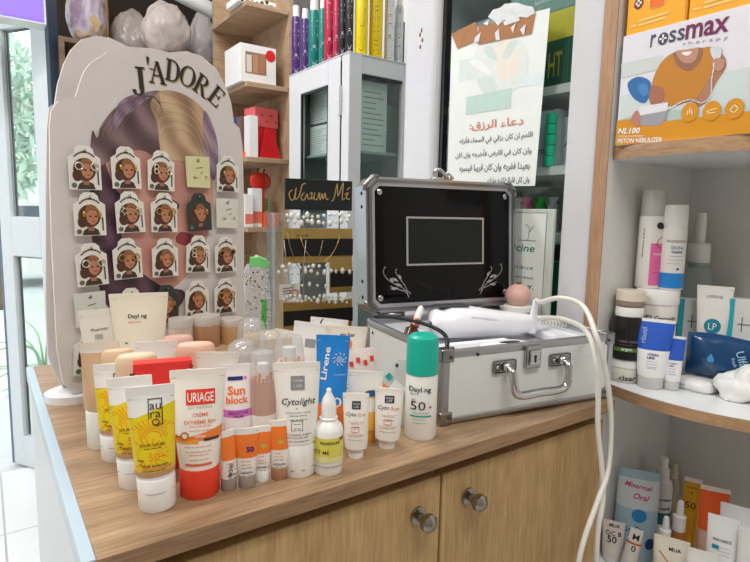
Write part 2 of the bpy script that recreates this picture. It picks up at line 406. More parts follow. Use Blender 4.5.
# ================================================================== counter
ct = thing('counter', 'oak counter with white end strip carrying the cosmetics', 'counter', (.067, .513, 0))
CX = .806; 
box('worktop', (0, 0, .92), (CX, .725, .94), M_WOODTOP, ct, .0012)
box('front_edge', (0, -.001, .9205), (CX, .0005, .9395), M_WOODE, ct)
box('end_strip', (-.012, 0, .915), (0, .725, .9405), mat((178, 196, 208), .3), ct, .001)
box('end_panel', (-.008, .02, 0), (.012, .71, .915), mat((222, 228, 232), .4), ct)
box('carcass', (.012, .04, .06), (CX-.006, .715, .92), wood('carcass_wood', (92, 70, 50), (120, 92, 66), 0), ct)
box('plinth', (.012, .06, 0), (CX-.006, .70, .06), M_BLACK, ct)
XS = .494-.067
for x0, x1, kx in ((.016, XS-.002, .452-.067), (XS+.002, CX, .545-.067)):
    d = box('door', (x0, .017, .09), (x1, .036, .898), M_WOODV, ct, .002)
    k = Surf([(0, .0125, .0125), (.004, .0125, .0125), (.006, .006, .006), (.013, .0055, .0055), (.016, .0095, .0095), (.021, .0125, .0125), (.027, .012, .012), (.031, .008, .008), (.033, .002, .002)]).body('knob', mat((156, 150, 142), .22, 1.0), d, 20)
    k.rotation_euler = (pi/2, 0, 0); k.location = (kx, .017, .853)

# ================================================================== quarter-round shelf unit on the right
su = thing('corner_shelf_unit', 'white corner shelf unit with rounded wood-edged shelves at the counter end', 'shelf unit')
YP = .604; XF = .945; XB = 1.262
M_SU = mat((222, 221, 218), .5)
box('side_panel', (XF+.002, YP, 0), (XB+.03, YP+.026, 2.2), M_SU, su); box('panel_edge', (XF-.001, YP-.0005, 0), (XF+.002, YP+.0265, 2.2), M_PANELW, su)
box('back_panel', (XB, .10, 0), (XB+.018, YP, 2.2), M_SU, su)
def dshelf(z, t, nm='shelf', R_=.325):
    cx, cy = XB, .475; pts = []
    for i in range(31):
        y = YP - (YP-.15)*i/30; pts.append((cx-sqrt(max(0, R_*R_-(y-cy)**2)), y))
    pts = [(XB, YP)] + pts + [(XB, .15)]
    s = prism(nm, pts, lambda p: V((p[0], p[1], z-t)), lambda p: V((p[0], p[1], z)), mat((226, 228, 230), .3), su)
    ed = pts[1:-1]; vs = []; fs = []
    for i, p in enumerate(ed):
        vs += [(p[0]-.0012, p[1], z-t), (p[0]-.0012, p[1], z-.0003)]
        if i: fs.append((2*i-2, 2*i, 2*i+1, 2*i-1))
    mesh('edge_band', vs, fs, M_SHELFW2, s, True)
M_SHELFW2 = wood('curved_edge_wood', (146, 112, 82), (184, 148, 112), 1, .55)
dshelf(1.379, .023); dshelf(.94, .020); dshelf(.56, .020, 'shelf', .385); dshelf(1.80, .020)

# ================================================================== glass cabinet along the right wall
gc = thing('glass_cabinet', 'white framed glass cabinet with paper poster taped on its door', 'cabinet')
GX = .95; M_FR = mat((212, 212, 216), .32)
box('stile', (GX, .632, 0), (GX+.045, .70, 2.2), M_FR, gc, .004); box('corner_post', (GX-.006, 1.09, 0), (GX+.05, 1.225, 2.2), M_FR, gc, .02, 4)
box('gasket', (GX+.012, 1.078, .1), (GX+.03, 1.091, 2.2), M_BLACK, gc); box('gasket', (GX+.02, .699, .1), (GX+.03, .703, 2.2), mat((120, 124, 126), .5), gc)
box('glass_pane', (GX+.02, .70, .1), (GX+.024, 1.09, 2.2), M_GLASS, gc)
for q in ((.0, 1.715), (.006, 1.705), (-.004, 1.69), (.004, 1.675)): ball('rust_spot', (GX-.0065, 1.15+q[0], q[1]), (.001, .004, .006), mat((150, 92, 62), .9, var=.3), gc, 1)
box('back', (1.278, .63, 0), (1.296, 1.225, 2.2), mat((190, 204, 202), .6), gc); box('side', (GX+.045, 1.15, 0), (1.278, 1.165, 2.2), mat((200, 210, 210), .6), gc)
for z in (1.52, 1.355, 1.02, 1.86, 1.215): box('shelf', (GX+.035, .66, z-.018), (1.275, 1.145, z), mat((222, 226, 224), .4), gc)

# white cabinet with glazed door, further along
wc = thing('glazed_cabinet', 'tall white metal cabinet with hinged glazed door and hair bottles on top', 'cabinet')
WX0, WX1, WY0, WY1, WZ = .95, 1.22, 1.505, 1.915, 1.742
M_WC = mat((212, 214, 217), .35)
def face_x(x, y0, y1, z0, z1, wins, nm):      # framed face in a plane X = const, as rails and stiles around its window
    (a0, a1, b0, b1), = wins
    f = box(nm, (x, y0, z0), (x+.02, a0, z1), M_WC, wc, .003); box('stile', (x, a1, z0), (x+.02, y1, z1), M_WC, f, .003)
    box('rail', (x, a0, b1), (x+.02, a1, z1), M_WC, f, .003); box('rail', (x, a0, z0), (x+.02, a1, b0), M_WC, f, .003)
    box('pane', (x+.009, a0, b0), (x+.012, a1, b1), M_GLASS, f)
    for g in (((a0, b0), (a0+.008, b1)), ((a1-.008, b0), (a1, b1)), ((a0, b1-.008), (a1, b1))): box('gasket', (x+.002, g[0][0], g[0][1]), (x+.008, g[1][0], g[1][1]), M_BLACK, f)
face_x(WX0, WY0+.05, WY1, .1, WZ-.004, [(1.632, 1.825, .8, 1.662)], 'door')
box('hinge_post', (WX0+.002, WY0, 0), (WX0+.05, WY0+.045, WZ-.002), M_WC, wc, .003)
box('hinge', (WX0-.010, WY0+.040, 1.555), (WX0+.002, WY0+.053, 1.60), M_WC, wc, .002); box('hinge', (WX0-.010, WY0+.040, 1.60), (WX0+.002, WY0+.053, 1.645), M_WC, wc, .002)
box('door_gap', (WX0+.001, WY0+.0455, .1), (WX0+.004, WY0+.0495, WZ-.02), M_BLACK, wc)
box('frame_stile', (WX0+.05, WY0+.004, 0), (1.00, WY0+.024, WZ-.002), M_WC, wc, .003); box('frame_stile', (1.165, WY0+.004, 0), (WX1, WY0+.024, WZ-.002), M_WC, wc, .003)
box('frame_rail', (1.00, WY0+.004, 1.684), (1.165, WY0+.024, WZ-.002), M_WC, wc, .003); box('frame_rail', (1.00, WY0+.004, 0), (1.165, WY0+.024, .8), M_WC, wc)
box('pane', (1.0, WY0+.012, .8), (1.165, WY0+.015, 1.684), M_GLASS, wc); box('gasket', (1.0, WY0+.006, 1.676), (1.165, WY0+.011, 1.684), M_BLACK, wc)
box('top_panel', (WX0, WY0, WZ-.003), (WX1, WY1, WZ), M_WC, wc)
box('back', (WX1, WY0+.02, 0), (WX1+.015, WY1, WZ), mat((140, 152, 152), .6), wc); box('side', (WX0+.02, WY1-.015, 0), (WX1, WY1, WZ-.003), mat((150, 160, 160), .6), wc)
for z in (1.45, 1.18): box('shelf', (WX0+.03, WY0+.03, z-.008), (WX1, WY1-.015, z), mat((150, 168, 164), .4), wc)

# oak end shelf beyond it
ws = thing('wooden_end_shelf', 'open wooden end shelf holding gift boxes and red packages', 'shelf unit')
SZ = [2.0, 1.712, 1.435, 1.166]
for z in SZ: box('shelf_board', (.838, 2.04, z), (1.01, 2.42, z+.018), M_SHELFW, ws, .001)
box('back_panel', (1.012, 2.04, .1), (1.03, 2.44, 2.5), M_SHELFW, ws); box('side_panel', (.85, 2.42, .1), (1.012, 2.44, 2.5), M_SHELFW, ws)

# dark cupboard along the street wall that carries the bags
cb = thing('open_cupboard', 'dark wooden cupboard under the plastic bags beside the door', 'cupboard')
M_CUP = wood('cupboard_wood', (92, 72, 56), (128, 102, 80), 0)
for z in (1.93, 1.63, 1.33, 1.0): box('shelf_board', (.32, 2.72, z), (1.25, 3.12, z+.02), M_CUP, cb)
for x in (.30, .78, 1.25): box('upright', (x, 2.72, .05), (x+.02, 3.14, 1.95), M_CUP, cb)
box('back_board', (.30, 3.14, .05), (1.27, 3.16, 2.6), mat((58, 46, 38), .8), cb)  # upper part added: dark sheet standing in for dark gaps between the bags
box('plinth', (.30, 2.74, 0), (1.27, 3.12, .05), M_CUP, cb)

# ================================================================== J'ADORE earring standee
SA = .2136; SP = V((.1341, .98, 0)); SE = V((cos(SA), sin(SA), 0)); SN = V((sin(SA), -cos(SA), 0))   # SN looks at the viewer
jd = thing('earring_display', 'white scalloped display board with printed portrait and hanging earring cards', 'display stand', (SP.x, SP.y, .94), SA)
jm = lambda y=0: (lambda x, z, e=.0005: V((x, y-e, z-.94)))
M_BOARD = mat((224, 217, 214), .4)
FO = [(.291, .953), (-.030, .953), (-.044, .975), (-.05, 1.03), (-.05, 1.107), (-.05, 1.199), (-.048, 1.289), (-.045, 1.368), (-.042, 1.39), (-.032, 1.406), (-.018, 1.413), (-.007, 1.416), (.001, 1.441), (.008, 1.458), (.018, 1.471), (.042, 1.492), (.078, 1.508), (.115, 1.514), (.147, 1.514), (.176, 1.523), (.207, 1.521), (.236, 1.505), (.256, 1.476), (.266, 1.452), (.270, 1.43), (.272, 1.414), (.285, 1.404), (.291, 1.372), (.293, 1.27)]
prism('front_board', FO[::-1], lambda p: V((p[0], 0, p[1]-.94)), lambda p: V((p[0], .005, p[1]-.94)), M_BOARD, jd)
def bpx(x, y, off=.045):
    o_ = SP-SN*off; d = ray(x, y); t = (o_-CAM).dot(SN)/d.dot(SN); P = CAM+d*t; return ((P-SP).dot(SE), P.z)
BO = [(.275, .953), (-.03, .953)] + [bpx(*p) for p in ((54, 372), (48, 355), (46, 300), (46, 200), (47, 130), (49, 108), (55, 103.6), (58, 84), (64, 64), (71, 50), (82, 39), (96, 35.6), (110, 37.8), (127, 46), (160, 56), (200, 70), (222, 100), (232, 140))]
prism('rear_board', BO[::-1], lambda p: V((p[0], .045, p[1]-.94)), lambda p: V((p[0], .05, p[1]-.94)), M_BOARD, jd)
box('spacer', (-.03, .005, .02), (-.018, .045, .40), M_BOARD, jd); box('spacer', (.25, .005, .02), (.262, .045, .40), M_BOARD, jd)
bp = [(.122+.185*math.copysign(abs(cos(t))**.55, cos(t)), .024+.050*math.copysign(abs(sin(t))**.8, sin(t))) for t in [2*pi*i/40 for i in range(40)]]
prism('base_plate', bp, lambda p: V((p[0], p[1], 0)), lambda p: V((p[0], p[1], .012)), mat((240, 240, 242), .25), jd)
# printed portrait: hair, parting, face, neck
def art_mat(name, stops, sc=(3, 0, 9), wave=22, dist=3):
    m = bpy.data.materials.new(name); m.use_nodes = True; nt = m.node_tree; b = nt.nodes['Principled BSDF']; b.inputs['Roughness'].default_value = .4
    tc = nt.nodes.new('ShaderNodeTexCoord'); mp = nt.nodes.new('ShaderNodeMapping'); mp.inputs['Rotation'].default_value = (0, rad(35), 0); nt.links.new(tc.outputs['Object'], mp.inputs[0])
    w = nt.nodes.new('ShaderNodeTexWave'); w.inputs['Scale'].default_value = wave; w.inputs['Distortion'].default_value = dist; w.inputs['Detail'].default_value = 1.5; w.inputs['Detail Scale'].default_value = 1.2
    n = nt.nodes.new('ShaderNodeTexNoise'); n.inputs['Scale'].default_value = 9; nt.links.new(tc.outputs['Object'], n.inputs[0])
    nt.links.new(mp.outputs[0], w.inputs[0])
    ad = nt.nodes.new('ShaderNodeMath'); ad.operation = 'MULTIPLY_ADD'; ad.inputs[1].default_value = .35; nt.links.new(w.outputs['Fac'], ad.inputs[0])
    m2 = nt.nodes.new('ShaderNodeMath'); m2.operation = 'MULTIPLY'; m2.inputs[1].default_value = .75; nt.links.new(n.outputs['Fac'], m2.inputs[0]); nt.links.new(m2.outputs[0], ad.inputs[2])
    cr = nt.nodes.new('ShaderNodeValToRGB'); nt.links.new(ad.outputs[0], cr.inputs[0])
    while len(cr.color_ramp.elements) < len(stops): cr.color_ramp.elements.new(.5)
    for e, (p, c) in zip(cr.color_ramp.elements, stops): e.position = p; e.color = lin(c)
    nt.links.new(cr.outputs[0], b.inputs['Base Color']); return m
def spx(x, y):  # photograph pixel -> (s, z) on the board plane
    d = ray(x, y); t = (SP-CAM).dot(SN)/d.dot(SN); P = CAM+d*t; return ((P-SP).dot(SE), P.z)
def smooth2(pts, n=4):
    q = []; N = len(pts)
    for i in range(N):
        p0, p1, p2, p3 = [V((*pts[(i+k) % N], 0)) for k in (-1, 0, 1, 2)]
        for k in range(n):
            t = k/n; v = .5*((2*p1)+(p2-p0)*t+(2*p0-5*p1+4*p2-p3)*t*t+(3*p1-p0-3*p2+p3)*t**3); q.append((v.x, v.y))
    return q
A_FACE = art_mat('print_skin', [(.25, (196, 138, 128)), (.6, (216, 160, 146)), (.85, (226, 176, 160))], wave=3)
A_SHAD = art_mat('print_shadow', [(.3, (62, 40, 52)), (.7, (104, 74, 88))], wave=8)
A_HAIR = art_mat('print_hair', [(.2, (58, 40, 46)), (.5, (106, 82, 84)), (.72, (146, 118, 124)), (.95, (188, 160, 160))], wave=5, dist=6)
A_GOLD = art_mat('print_gold_hair', [(.2, (120, 90, 74)), (.5, (182, 148, 116)), (.75, (214, 184, 148)), (.95, (236, 214, 182))], wave=6, dist=5)
A_LILAC = art_mat('print_lilac', [(.3, (120, 96, 120)), (.8, (176, 156, 176))], wave=12)
def art(pts, m, e, sm=True): return poly('portrait_print', jm(), smooth2([spx(*p) for p in pts]) if sm else [spx(*p) for p in pts], m, jd, e)
art([(96, 140), (120, 150), (200, 150), (212, 172), (213, 205), (208, 235), (196, 262), (170, 290), (120, 300), (96, 250), (92, 190)], A_FACE, .0004)
art([(94, 142), (116, 190), (130, 200), (120, 225), (132, 262), (160, 285), (185, 292), (170, 312), (112, 310), (96, 268), (90, 200)], A_SHAD, .0006)
art([(160, 195), (178, 203), (176, 210), (158, 204)], A_SHAD, .0006); art([(180, 232), (194, 236), (190, 246), (176, 242)], mat((150, 62, 68), .5), .0006)
art([(92, 131), (97, 138), (102, 124), (115, 108), (135, 95), (160, 91), (150, 104), (158, 122), (164, 158), (140, 150), (118, 156), (104, 164), (90, 168)], A_HAIR, .0008)
art([(160, 91), (180, 93), (198, 104), (211, 122), (217, 150), (214, 178), (203, 168), (190, 166), (176, 160), (162, 158), (157, 124), (150, 104)], A_GOLD, .0010)
art([(203, 112), (212, 124), (218, 150), (214, 180), (205, 160)], A_LILAC, .0012)
art([(118, 104), (136, 94), (158, 92), (146, 100), (128, 114), (112, 132)], A_LILAC, .0012)
for k in range(9):   # strands
    t = k/8; q = [spx(98+22*t, 138-4*t), spx(112+24*t, 112-6*t), spx(136+16*t, 97-1*t), spx(158+2*t, 94+22*t)]
    lines('strand', jm(), [smooth2(q, 6)[:18]], .0007, mat((86, 62, 68), .5) if k % 2 else mat((136, 110, 116), .5), jd, .0014)
    q = [spx(156+6*t, 98+40*t), spx(172+6*t, 96+34*t), spx(196-2*t, 112+28*t), spx(213-16*t, 152+8*t)]
    lines('strand', jm(), [smooth2(q, 6)[:18]], .0007, mat((216, 188, 150), .5) if k % 2 else mat((164, 130, 98), .5), jd, .0014)
# J'ADORE in high-contrast serif capitals on an arc
M_INK = mat((32, 28, 22), .4)
def quad(x0, z0, x1, z1, w0, w1=None):
    w1 = w1 if w1 else w0; return [(x0-w0/2, z0), (x0+w0/2, z0), (x1+w1/2, z1), (x1-w1/2, z1)]
def bar(x0, x1, z, t): return [(x0, z-t/2), (x1, z-t/2), (x1, z+t/2), (x0, z+t/2)]
def bowl(cx, cz, rx, rz, tk, thin, a0, a1, n=14):
    o = []; i_ = []
    for k in range(n+1):
        a = rad(a0+(a1-a0)*k/n); w = thin+(tk-thin)*abs(cos(a)); o.append((cx+rx*cos(a), cz+rz*sin(a))); i_.append((cx+(rx-w)*cos(a), cz+(rz-thin)*sin(a)))
    return o+i_[::-1]
GL = {'J': [quad(.30, .2, .30, 1, .17), bar(.12, .48, .97, .06), bowl(.16, .2, .225, .22, .14, .06, 180, 360)],
      "'": [quad(.1, .68, .1, 1, .05, .14)],
      'A': [quad(.06, 0, .36, 1, .06), quad(.66, 0, .36, 1, .17), bar(.16, .56, .36, .06), bar(-.06, .2, .03, .06), bar(.5, .8, .03, .06), bar(.0, .30, .62, .04)],
      'D': [quad(.16, 0, .16, 1, .17), bar(.0, .36, .97, .06), bar(.0, .36, .03, .06), bowl(.34, .5, .40, .5, .17, .06, -90, 90)],
      'O': [bowl(.42, .5, .42, .5, .17, .06, 0, 180), bowl(.42, .5, .42, .5, .17, .06, 180, 360)],
      'R': [quad(.16, 0, .16, 1, .17), bar(.0, .36, .97, .06), bar(.0, .34, .03, .06), bowl(.32, .74, .32, .26, .16, .06, -90, 90), bar(.2, .36, .5, .06), quad(.66, 0, .36, .5, .17), bar(.58, .84, .03, .06)],
      'E': [quad(.16, 0, .16, 1, .17), bar(.0, .62, .97, .06), bar(.0, .66, .03, .06), bar(.2, .5, .52, .06), quad(.63, .03, .66, .24, .05), quad(.60, .97, .6, .78, .05), quad(.49, .40, .49, .64, .05)]}
LT = [('J', (138, 81), 6), ("'", (147, 68), 0), ('A', (156.5, 72.5), 2), ('D', (172.5, 71), -8), ('O', (187.5, 76.5), -22), ('R', (202, 85.5), -34), ('E', (216, 96), -46)]
for ch, (px, py), ang in LT:
    cx, cz = spx(px, py); sz = .045 if ch == 'J' else .036; a = rad(ang*.8); wid = {'J': .4, "'": .15, 'A': .7, 'D': .74, 'O': .84, 'R': .8, 'E': .66}[ch]
    for dx, mm, e in ((.0016, mat((168, 146, 92), .4), .0010), (0, M_INK, .0014)):
        vs = []; fs = []
        for pl in GL[ch]:
            i = len(vs)
            for x, z in pl:
                u, w = (x-wid/2)*sz*.98, (z-.5)*sz; vs.append(jm()(cx+dx+u*cos(a)-w*sin(a), cz-dx+u*sin(a)+w*cos(a), e))
            n = len(pl)
            if n > 6:
                h = n//2
                for k in range(h-1): fs.append((i+k, i+k+1, i+n-2-k, i+n-1-k))
            else: fs.append(tuple(range(i, i+n)))
        mesh('title_letter', vs, fs, mm, jd)
# earring cards hung on hooks
M_CARD = mat((240, 236, 228), .4); M_CHAIR = mat((84, 52, 36), .5, var=.2, scale=90); M_CSKIN = mat((196, 132, 98), .5); M_CDARK = mat((66, 50, 42), .5)
def card(s, z, kind, ear, idx, label):
    root = thing('earring_card', label, 'earring card', SP+SE*s+V((0, 0, z))+SN*.012, SA, 'earring cards on the display board', lean=random.uniform(-3, 3))
    w, h = .0235, .0335; y0 = 0
    if kind == 'girl' or kind == 'dark':
        out = [(-w, -h), (w, -h), (w, h*.45), (w*.62, h*.62), (w*.55, h*.85), (w*.3, h), (-w*.3, h), (-w*.55, h*.85), (-w*.62, h*.62), (-w, h*.45)]
    else: out = [(-w, -h*.8), (w*.95, -h*.86), (w, h*.8), (-w, h*.8)]
    body = prism('card', out, lambda p: V((p[0], 0, p[1])), lambda p: V((p[0], .0012, p[1])), {'girl': M_CARD, 'dark': mat((52, 62, 58), .4), 'yellow': mat((226, 224, 172), .4), 'plain': mat((232, 230, 218), .4), 'clear': mat((222, 224, 218), .35)}[kind], root)
    mp = flat(0)
    if kind in ('girl', 'dark'):
        poly('portrait_bust', mp, [(-.013, -h+.001), (.014, -h+.001), (.011, -.024), (.005, -.021), (-.004, -.021), (-.010, -.025)], M_CDARK, body, .0004)
        rect('portrait_neck', mp, -.0035, .005, -.026, -.012, mat((176, 112, 82), .5), body, .0006, 1, 1)
        disc('portrait_hair', mp, -.001, -.003, .0165, .0175, M_CHAIR, body, .0008, 24)
        disc('portrait_hair_bun', mp, -.012, -.012, .007, .009, M_CHAIR, body, .0007, 14)
        poly('portrait_face', mp, [(-.006, .004), (.0, .007), (.009, .005), (.0125, -.003), (.011, -.010), (.006, -.016), (.001, -.0165), (-.004, -.012), (-.0065, -.004)], M_CSKIN, body, .0010)
        poly('portrait_fringe', mp, smooth2([(-.008, .004), (-.002, .0145), (.008, .0125), (.0145, .002), (.010, .004), (.002, .008), (-.004, .002)], 3), mat((150, 102, 62), .5, var=.2, scale=150), body, .0012)
        for ex in (-.001, .0075): disc('portrait_eye', mp, ex+.0008, -.0035, .0019, .0015, mat((40, 24, 18), .3), body, .0013, 8)
        rect('portrait_mouth', mp, .002, .0065, -.0118, -.0104, mat((150, 62, 56), .4), body, .0013, 1, 1)
        # curved motto round the head
        lines('card_motto', mp, [[(.0195*cos(rad(a)), .002+.0215*sin(rad(a))), (.0195*cos(rad(a+5)), .002+.0215*sin(rad(a+5)))] for a in range(45, 140, 11)], .0024, mat((60, 52, 44), .5), body, .0006)
        lines('card_side_print', mp, [[(.0185, -.006-.004*k), (.0185, -.009-.004*k)] for k in range(5)], .0022, mat((70, 60, 52), .5), body, .0006)
        disc('card_flower', mp, -.017, -.027, .004, .004, mat((96, 110, 92), .5), body, .0009, 10)
    else:
        lines('card_print', mp, [[(-.008, -.012), (-.002, -.01)], [(.004, -.004), (.008, .0)], [(-.004, .006), (.008, .008)]], .0012, mat((110, 104, 72), .5), body, .0008)
    hole = h*.72 if kind in ('girl', 'dark') else h*.55
    poly('hang_hole', mp, [(-.003, hole), (0, hole-.0018), (.0035, hole+.001), (.002, hole+.0018), (0, hole+.0004), (-.002, hole+.0014)], M_BLACK, body, .0009)
    wire('hook', [(0, .012, hole+.003), (0, -.004, hole+.003), (0, -.006, hole+.0045)], .0009, M_CHROME, root, 6, False, False)
    # the earrings themselves
    for k, ex in enumerate((-.0095, .0135)):
        zz = .002 if kind in ('girl', 'dark') else -.008
        if ear == 'hoop': wire('earring', [(ex+.0055*cos(2*pi*i/12), -.003, zz+.0055*sin(2*pi*i/12)) for i in range(12)], .0011, M_GOLD if idx % 2 else mat((228, 224, 212), .2, .6), root, 5, True, False)
        elif ear == 'star': wire('earring', [(ex+(.007 if i % 2 else .0032)*cos(2*pi*i/10), -.003, zz+(.007 if i % 2 else .0032)*sin(2*pi*i/10)) for i in range(10)], .0009, mat((236, 226, 190), .2, .5), root, 5, True, False)
        elif ear == 'wing':
            for b in range(2): wire('earring', [(ex+.004*cos(2*pi*i/8)*(1 if k else -1), -.003, zz+.004-.008*b+.004*sin(2*pi*i/8)) for i in range(8)], .001, mat((236, 228, 200), .2, .5), root, 5, True, False)
        elif ear == 'drop': ball('earring', (ex, -.003, zz-.002), (.0028, .0022, .006), M_GOLD, root, 1)
        elif ear == 'bead': ball('earring', (ex, -.003, zz+.002), (.0045, .002, .0045), mat((30, 28, 26), .2), root, 1); wire('earring_rim', [(ex+.0052*cos(2*pi*i/12), -.003, zz+.002+.0052*sin(2*pi*i/12)) for i in range(12)], .001, M_GOLD, root, 5, True, False)
        else: ball('earring', (ex, -.003, zz), (.0024, .002, .003), mat((226, 214, 170), .2, .7), root, 1)
ROWN = ['top row', 'second row', 'third row', 'fourth row', 'bottom row']; COLN = ['leftmost', 'second from left', 'middle', 'second from right', 'rightmost']
CARDS = [[(82, 168, 'girl', 'hoop'), (123, 168, 'girl', 'drop'), (158, 171, 'girl', 'wing'), (195, 172, 'yellow', 'none'), (224.5, 174, 'girl', 'drop')],
         [(87, 214, 'girl', 'drop'), (127, 212, 'girl', 'star'), (161, 212.5, 'girl', 'hoop'), (196, 212, 'dark', 'drop'), (224, 213, 'plain', 'none')],
         [(89, 264, 'girl', 'hoop'), (124.5, 258, 'girl', 'hoop'), (162, 257, 'girl', 'drop'), (195, 253.5, 'girl', 'wing'), (222.5, 254, 'girl', 'bead')],
         [(88, 308, 'clear', 'drop'), (128, 307, 'girl', 'drop'), (163, 303, 'dark', 'drop'), (194, 298, 'girl', 'drop'), (222, 295, 'girl', 'hoop')],
         [(87, 352, 'girl', 'hoop'), None, None, None, (224, 337, 'girl', 'drop')]]
EN = {'hoop': 'round hoops', 'drop': 'gold drops', 'wing': 'wing shaped studs', 'star': 'star outlines', 'bead': 'black beads', 'none': 'tiny studs'}
KN = {'girl': 'white portrait earring card', 'dark': 'dark green portrait earring card', 'yellow': 'pale yellow blank earring card', 'plain': 'cream printed earring card', 'clear': 'small pale earring card'}
for r_, row in enumerate(CARDS):
    for c_, it in enumerate(row):
        if it:
            s, z = spx(it[0], it[1]); card(s, z, it[2], it[3], r_*5+c_, '%s with %s, %s, %s of the board' % (KN[it[2]], EN[it[3]], ROWN[r_], COLN[c_]))

# ================================================================== aluminium case
CA = -.1682; CW, CD, CH = .347, .265, .113; LZ = .255
cs = thing('aluminium_case', 'open white and aluminium carry case with black screen panel in its lid', 'case', (.534, .5812, .9415), CA)
M_CPAN = mat((226, 229, 228), .4, bump=.25, scale=400); M_LINER = mat((236, 237, 242), .55)
fr = .011
# tub walls (white panels) and floor
box('front_panel', (fr*.6, .0015, fr*.6), (CW-fr*.6, .006, CH-fr*.5), M_CPAN, cs); box('rear_panel', (fr*.6, CD-.006, fr*.6), (CW-fr*.6, CD-.0015, CH-fr*.5), M_CPAN, cs)
box('side_panel', (.0015, .004, fr*.6), (.006, CD-.004, CH-fr*.5), M_CPAN, cs); box('side_panel', (CW-.006, .004, fr*.6), (CW-.0015, CD-.004, CH-fr*.5), M_CPAN, cs)
box('bottom_panel', (.004, .004, .001), (CW-.004, CD-.004, .006), M_BLACK, cs)
for nm, lo, hi in (('bottom_rail', (0, 0, 0), (CW, fr, fr)), ('bottom_rail', (0, CD-fr, 0), (CW, CD, fr)), ('bottom_rail', (0, fr, 0), (fr, CD-fr, fr)), ('bottom_rail', (CW-fr, fr, 0), (CW, CD-fr, fr)),
                   ('top_rail', (0, 0, CH-.014), (CW, .007, CH)), ('top_rail', (0, CD-.007, CH-.014), (CW, CD, CH)), ('top_rail', (0, .007, CH-.014), (.007, CD-.007, CH)), ('top_rail', (CW-.007, .007, CH-.014), (CW, CD-.007, CH)),
                   ('corner_post', (0, 0, fr), (.015, .015, CH-.014)), ('corner_post', (CW-.015, 0, fr), (CW, .015, CH-.014)), ('corner_post', (0, CD-.015, fr), (.015, CD, CH-.014)), ('corner_post', (CW-.015, CD-.015, fr), (CW, CD, CH-.014))):
    box(nm, lo, hi, M_ALU, cs, .0035, 3)
for x in (0, CW):
    for z in (0, CH):
        sx = 1 if x == 0 else -1; sz = 1 if z == 0 else -1
        c = box('corner_cap', (min(x-.0012*sx, x+.021*sx), -.0013, min(z-.0012*sz, z+.019*sz)), (max(x-.0012*sx, x+.021*sx), .019, max(z-.0012*sz, z+.019*sz)), mat((150, 150, 152), .25, 1.0), cs, .003, 3)
        ball('rivet', (x+.014*sx, -.002, z+.011*sz), (.003, .0015, .003), mat((90, 90, 92), .3, 1.0), c, 1)
for y in (.10, CD-.03): ball('rivet', (-.001, y, CH-.022), (.0012, .0028, .0028), M_BLACK, cs, 1)
for x in (.062, CW-.035): ball('rivet', (x, -.001, CH-.011), (.0028, .0012, .0028), mat((70, 70, 72), .3, 1.0), cs, 1)
# white foam liner with pockets
box('foam_tray', (.006, .006, .006), (CW-.006, CD-.006, CH-.034), M_LINER, cs, .003)
box('foam_divider', (.012, .085, CH-.034), (.19, .10, CH-.016), M_LINER, cs, .004); box('foam_divider', (.012, .185, CH-.034), (CW-.012, .20, CH-.014), M_LINER, cs, .004)
box('foam_wall', (CW-.055, .012, CH-.034), (CW-.012, CD-.012, CH-.016), M_LINER, cs, .005)
# lock
lk = thing('x', '', None); bpy.data.objects.remove(lk)
lx = .166
lock = box('lock', (lx-.016, -.007, CH-.042), (lx+.014, .001, CH-.006), mat((170, 170, 172), .2, 1.0), cs, .002); box('lock_plate', (lx-.011, -.010, CH-.036), (lx+.009, -.007, CH-.012), M_CHROME, lock, .0015)
ball('keyhole', (lx-.001, -.0105, CH-.022), (.003, .001, .003), M_BLACK, lock, 1); box('keyhole_slot', (lx-.0022, -.0112, CH-.031), (lx+.0002, -.0098, CH-.022), M_BLACK, lock)
# handle
hz = CH-.040
hd = wire('handle', [(lx-.054, -.006, hz+.006), (lx-.054, -.020, hz+.002), (lx-.052, -.024, hz-.018), (lx-.047, -.024, hz-.032), (lx-.030, -.024, hz-.036), (lx, -.024, hz-.035), (lx+.032, -.024, hz-.036), (lx+.05, -.024, hz-.032), (lx+.056, -.024, hz-.018), (lx+.058, -.020, hz+.002), (lx+.058, -.006, hz+.006)], lambda t: .0052+.0016*sin(pi*t), M_CHROME, cs, 12)
for x in (lx-.054, lx+.058):
    box('handle_mount', (x-.022, -.0035, hz-.004), (x+.022, .001, hz+.016), mat((150, 150, 152), .2, 1.0), cs, .004, 3); ball('mount_rivet', (x-.015, -.0045, hz+.006), (.004, .002, .004), M_CHROME, cs, 1)
    wire('handle_collar', [(x, -.004, hz+.006), (x, -.014, hz+.006)], .0075, M_CHROME, cs, 14, False, False)
# lid, leaning a little back
ld = bpy.data.objects.new('lid', None); COL.objects.link(ld); ld.parent = cs; ld.location = (0, CD-.002, CH+.008); ld.rotation_euler = (-.0709, 0, 0)
LT_ = .048   # lid depth, behind its opening
def rr(x0, x1, z0, z1, c):  # octagonal (cut-corner) outline
    return [(x0+c, z0), (x1-c, z0), (x1, z0+c), (x1, z1-c), (x1-c, z1), (x0+c, z1), (x0, z1-c), (x0, z0+c)]
def frame(nm, o, i, y0, y1, m, par):
    n = len(o); vs = [(p[0], y0, p[1]) for p in o]+[(p[0], y0, p[1]) for p in i]+[(p[0], y1, p[1]) for p in o]+[(p[0], y1, p[1]) for p in i]; fs = []
    for k in range(n):
        j = (k+1) % n; fs += [(k, j, n+j, n+k), (2*n+k, 3*n+k, 3*n+j, 2*n+j), (k, 2*n+k, 2*n+j, j), (n+k, n+j, 3*n+j, 3*n+k)]
    return mesh(nm, vs, fs, m, par)
bm = bmesh.new()
sh_ = frame('lid_shell', rr(0, CW, 0, LZ, .016), rr(.008, CW-.008, .008, LZ-.008, .013), 0, LT_, mat((186, 187, 190), .3, 1.0), ld)
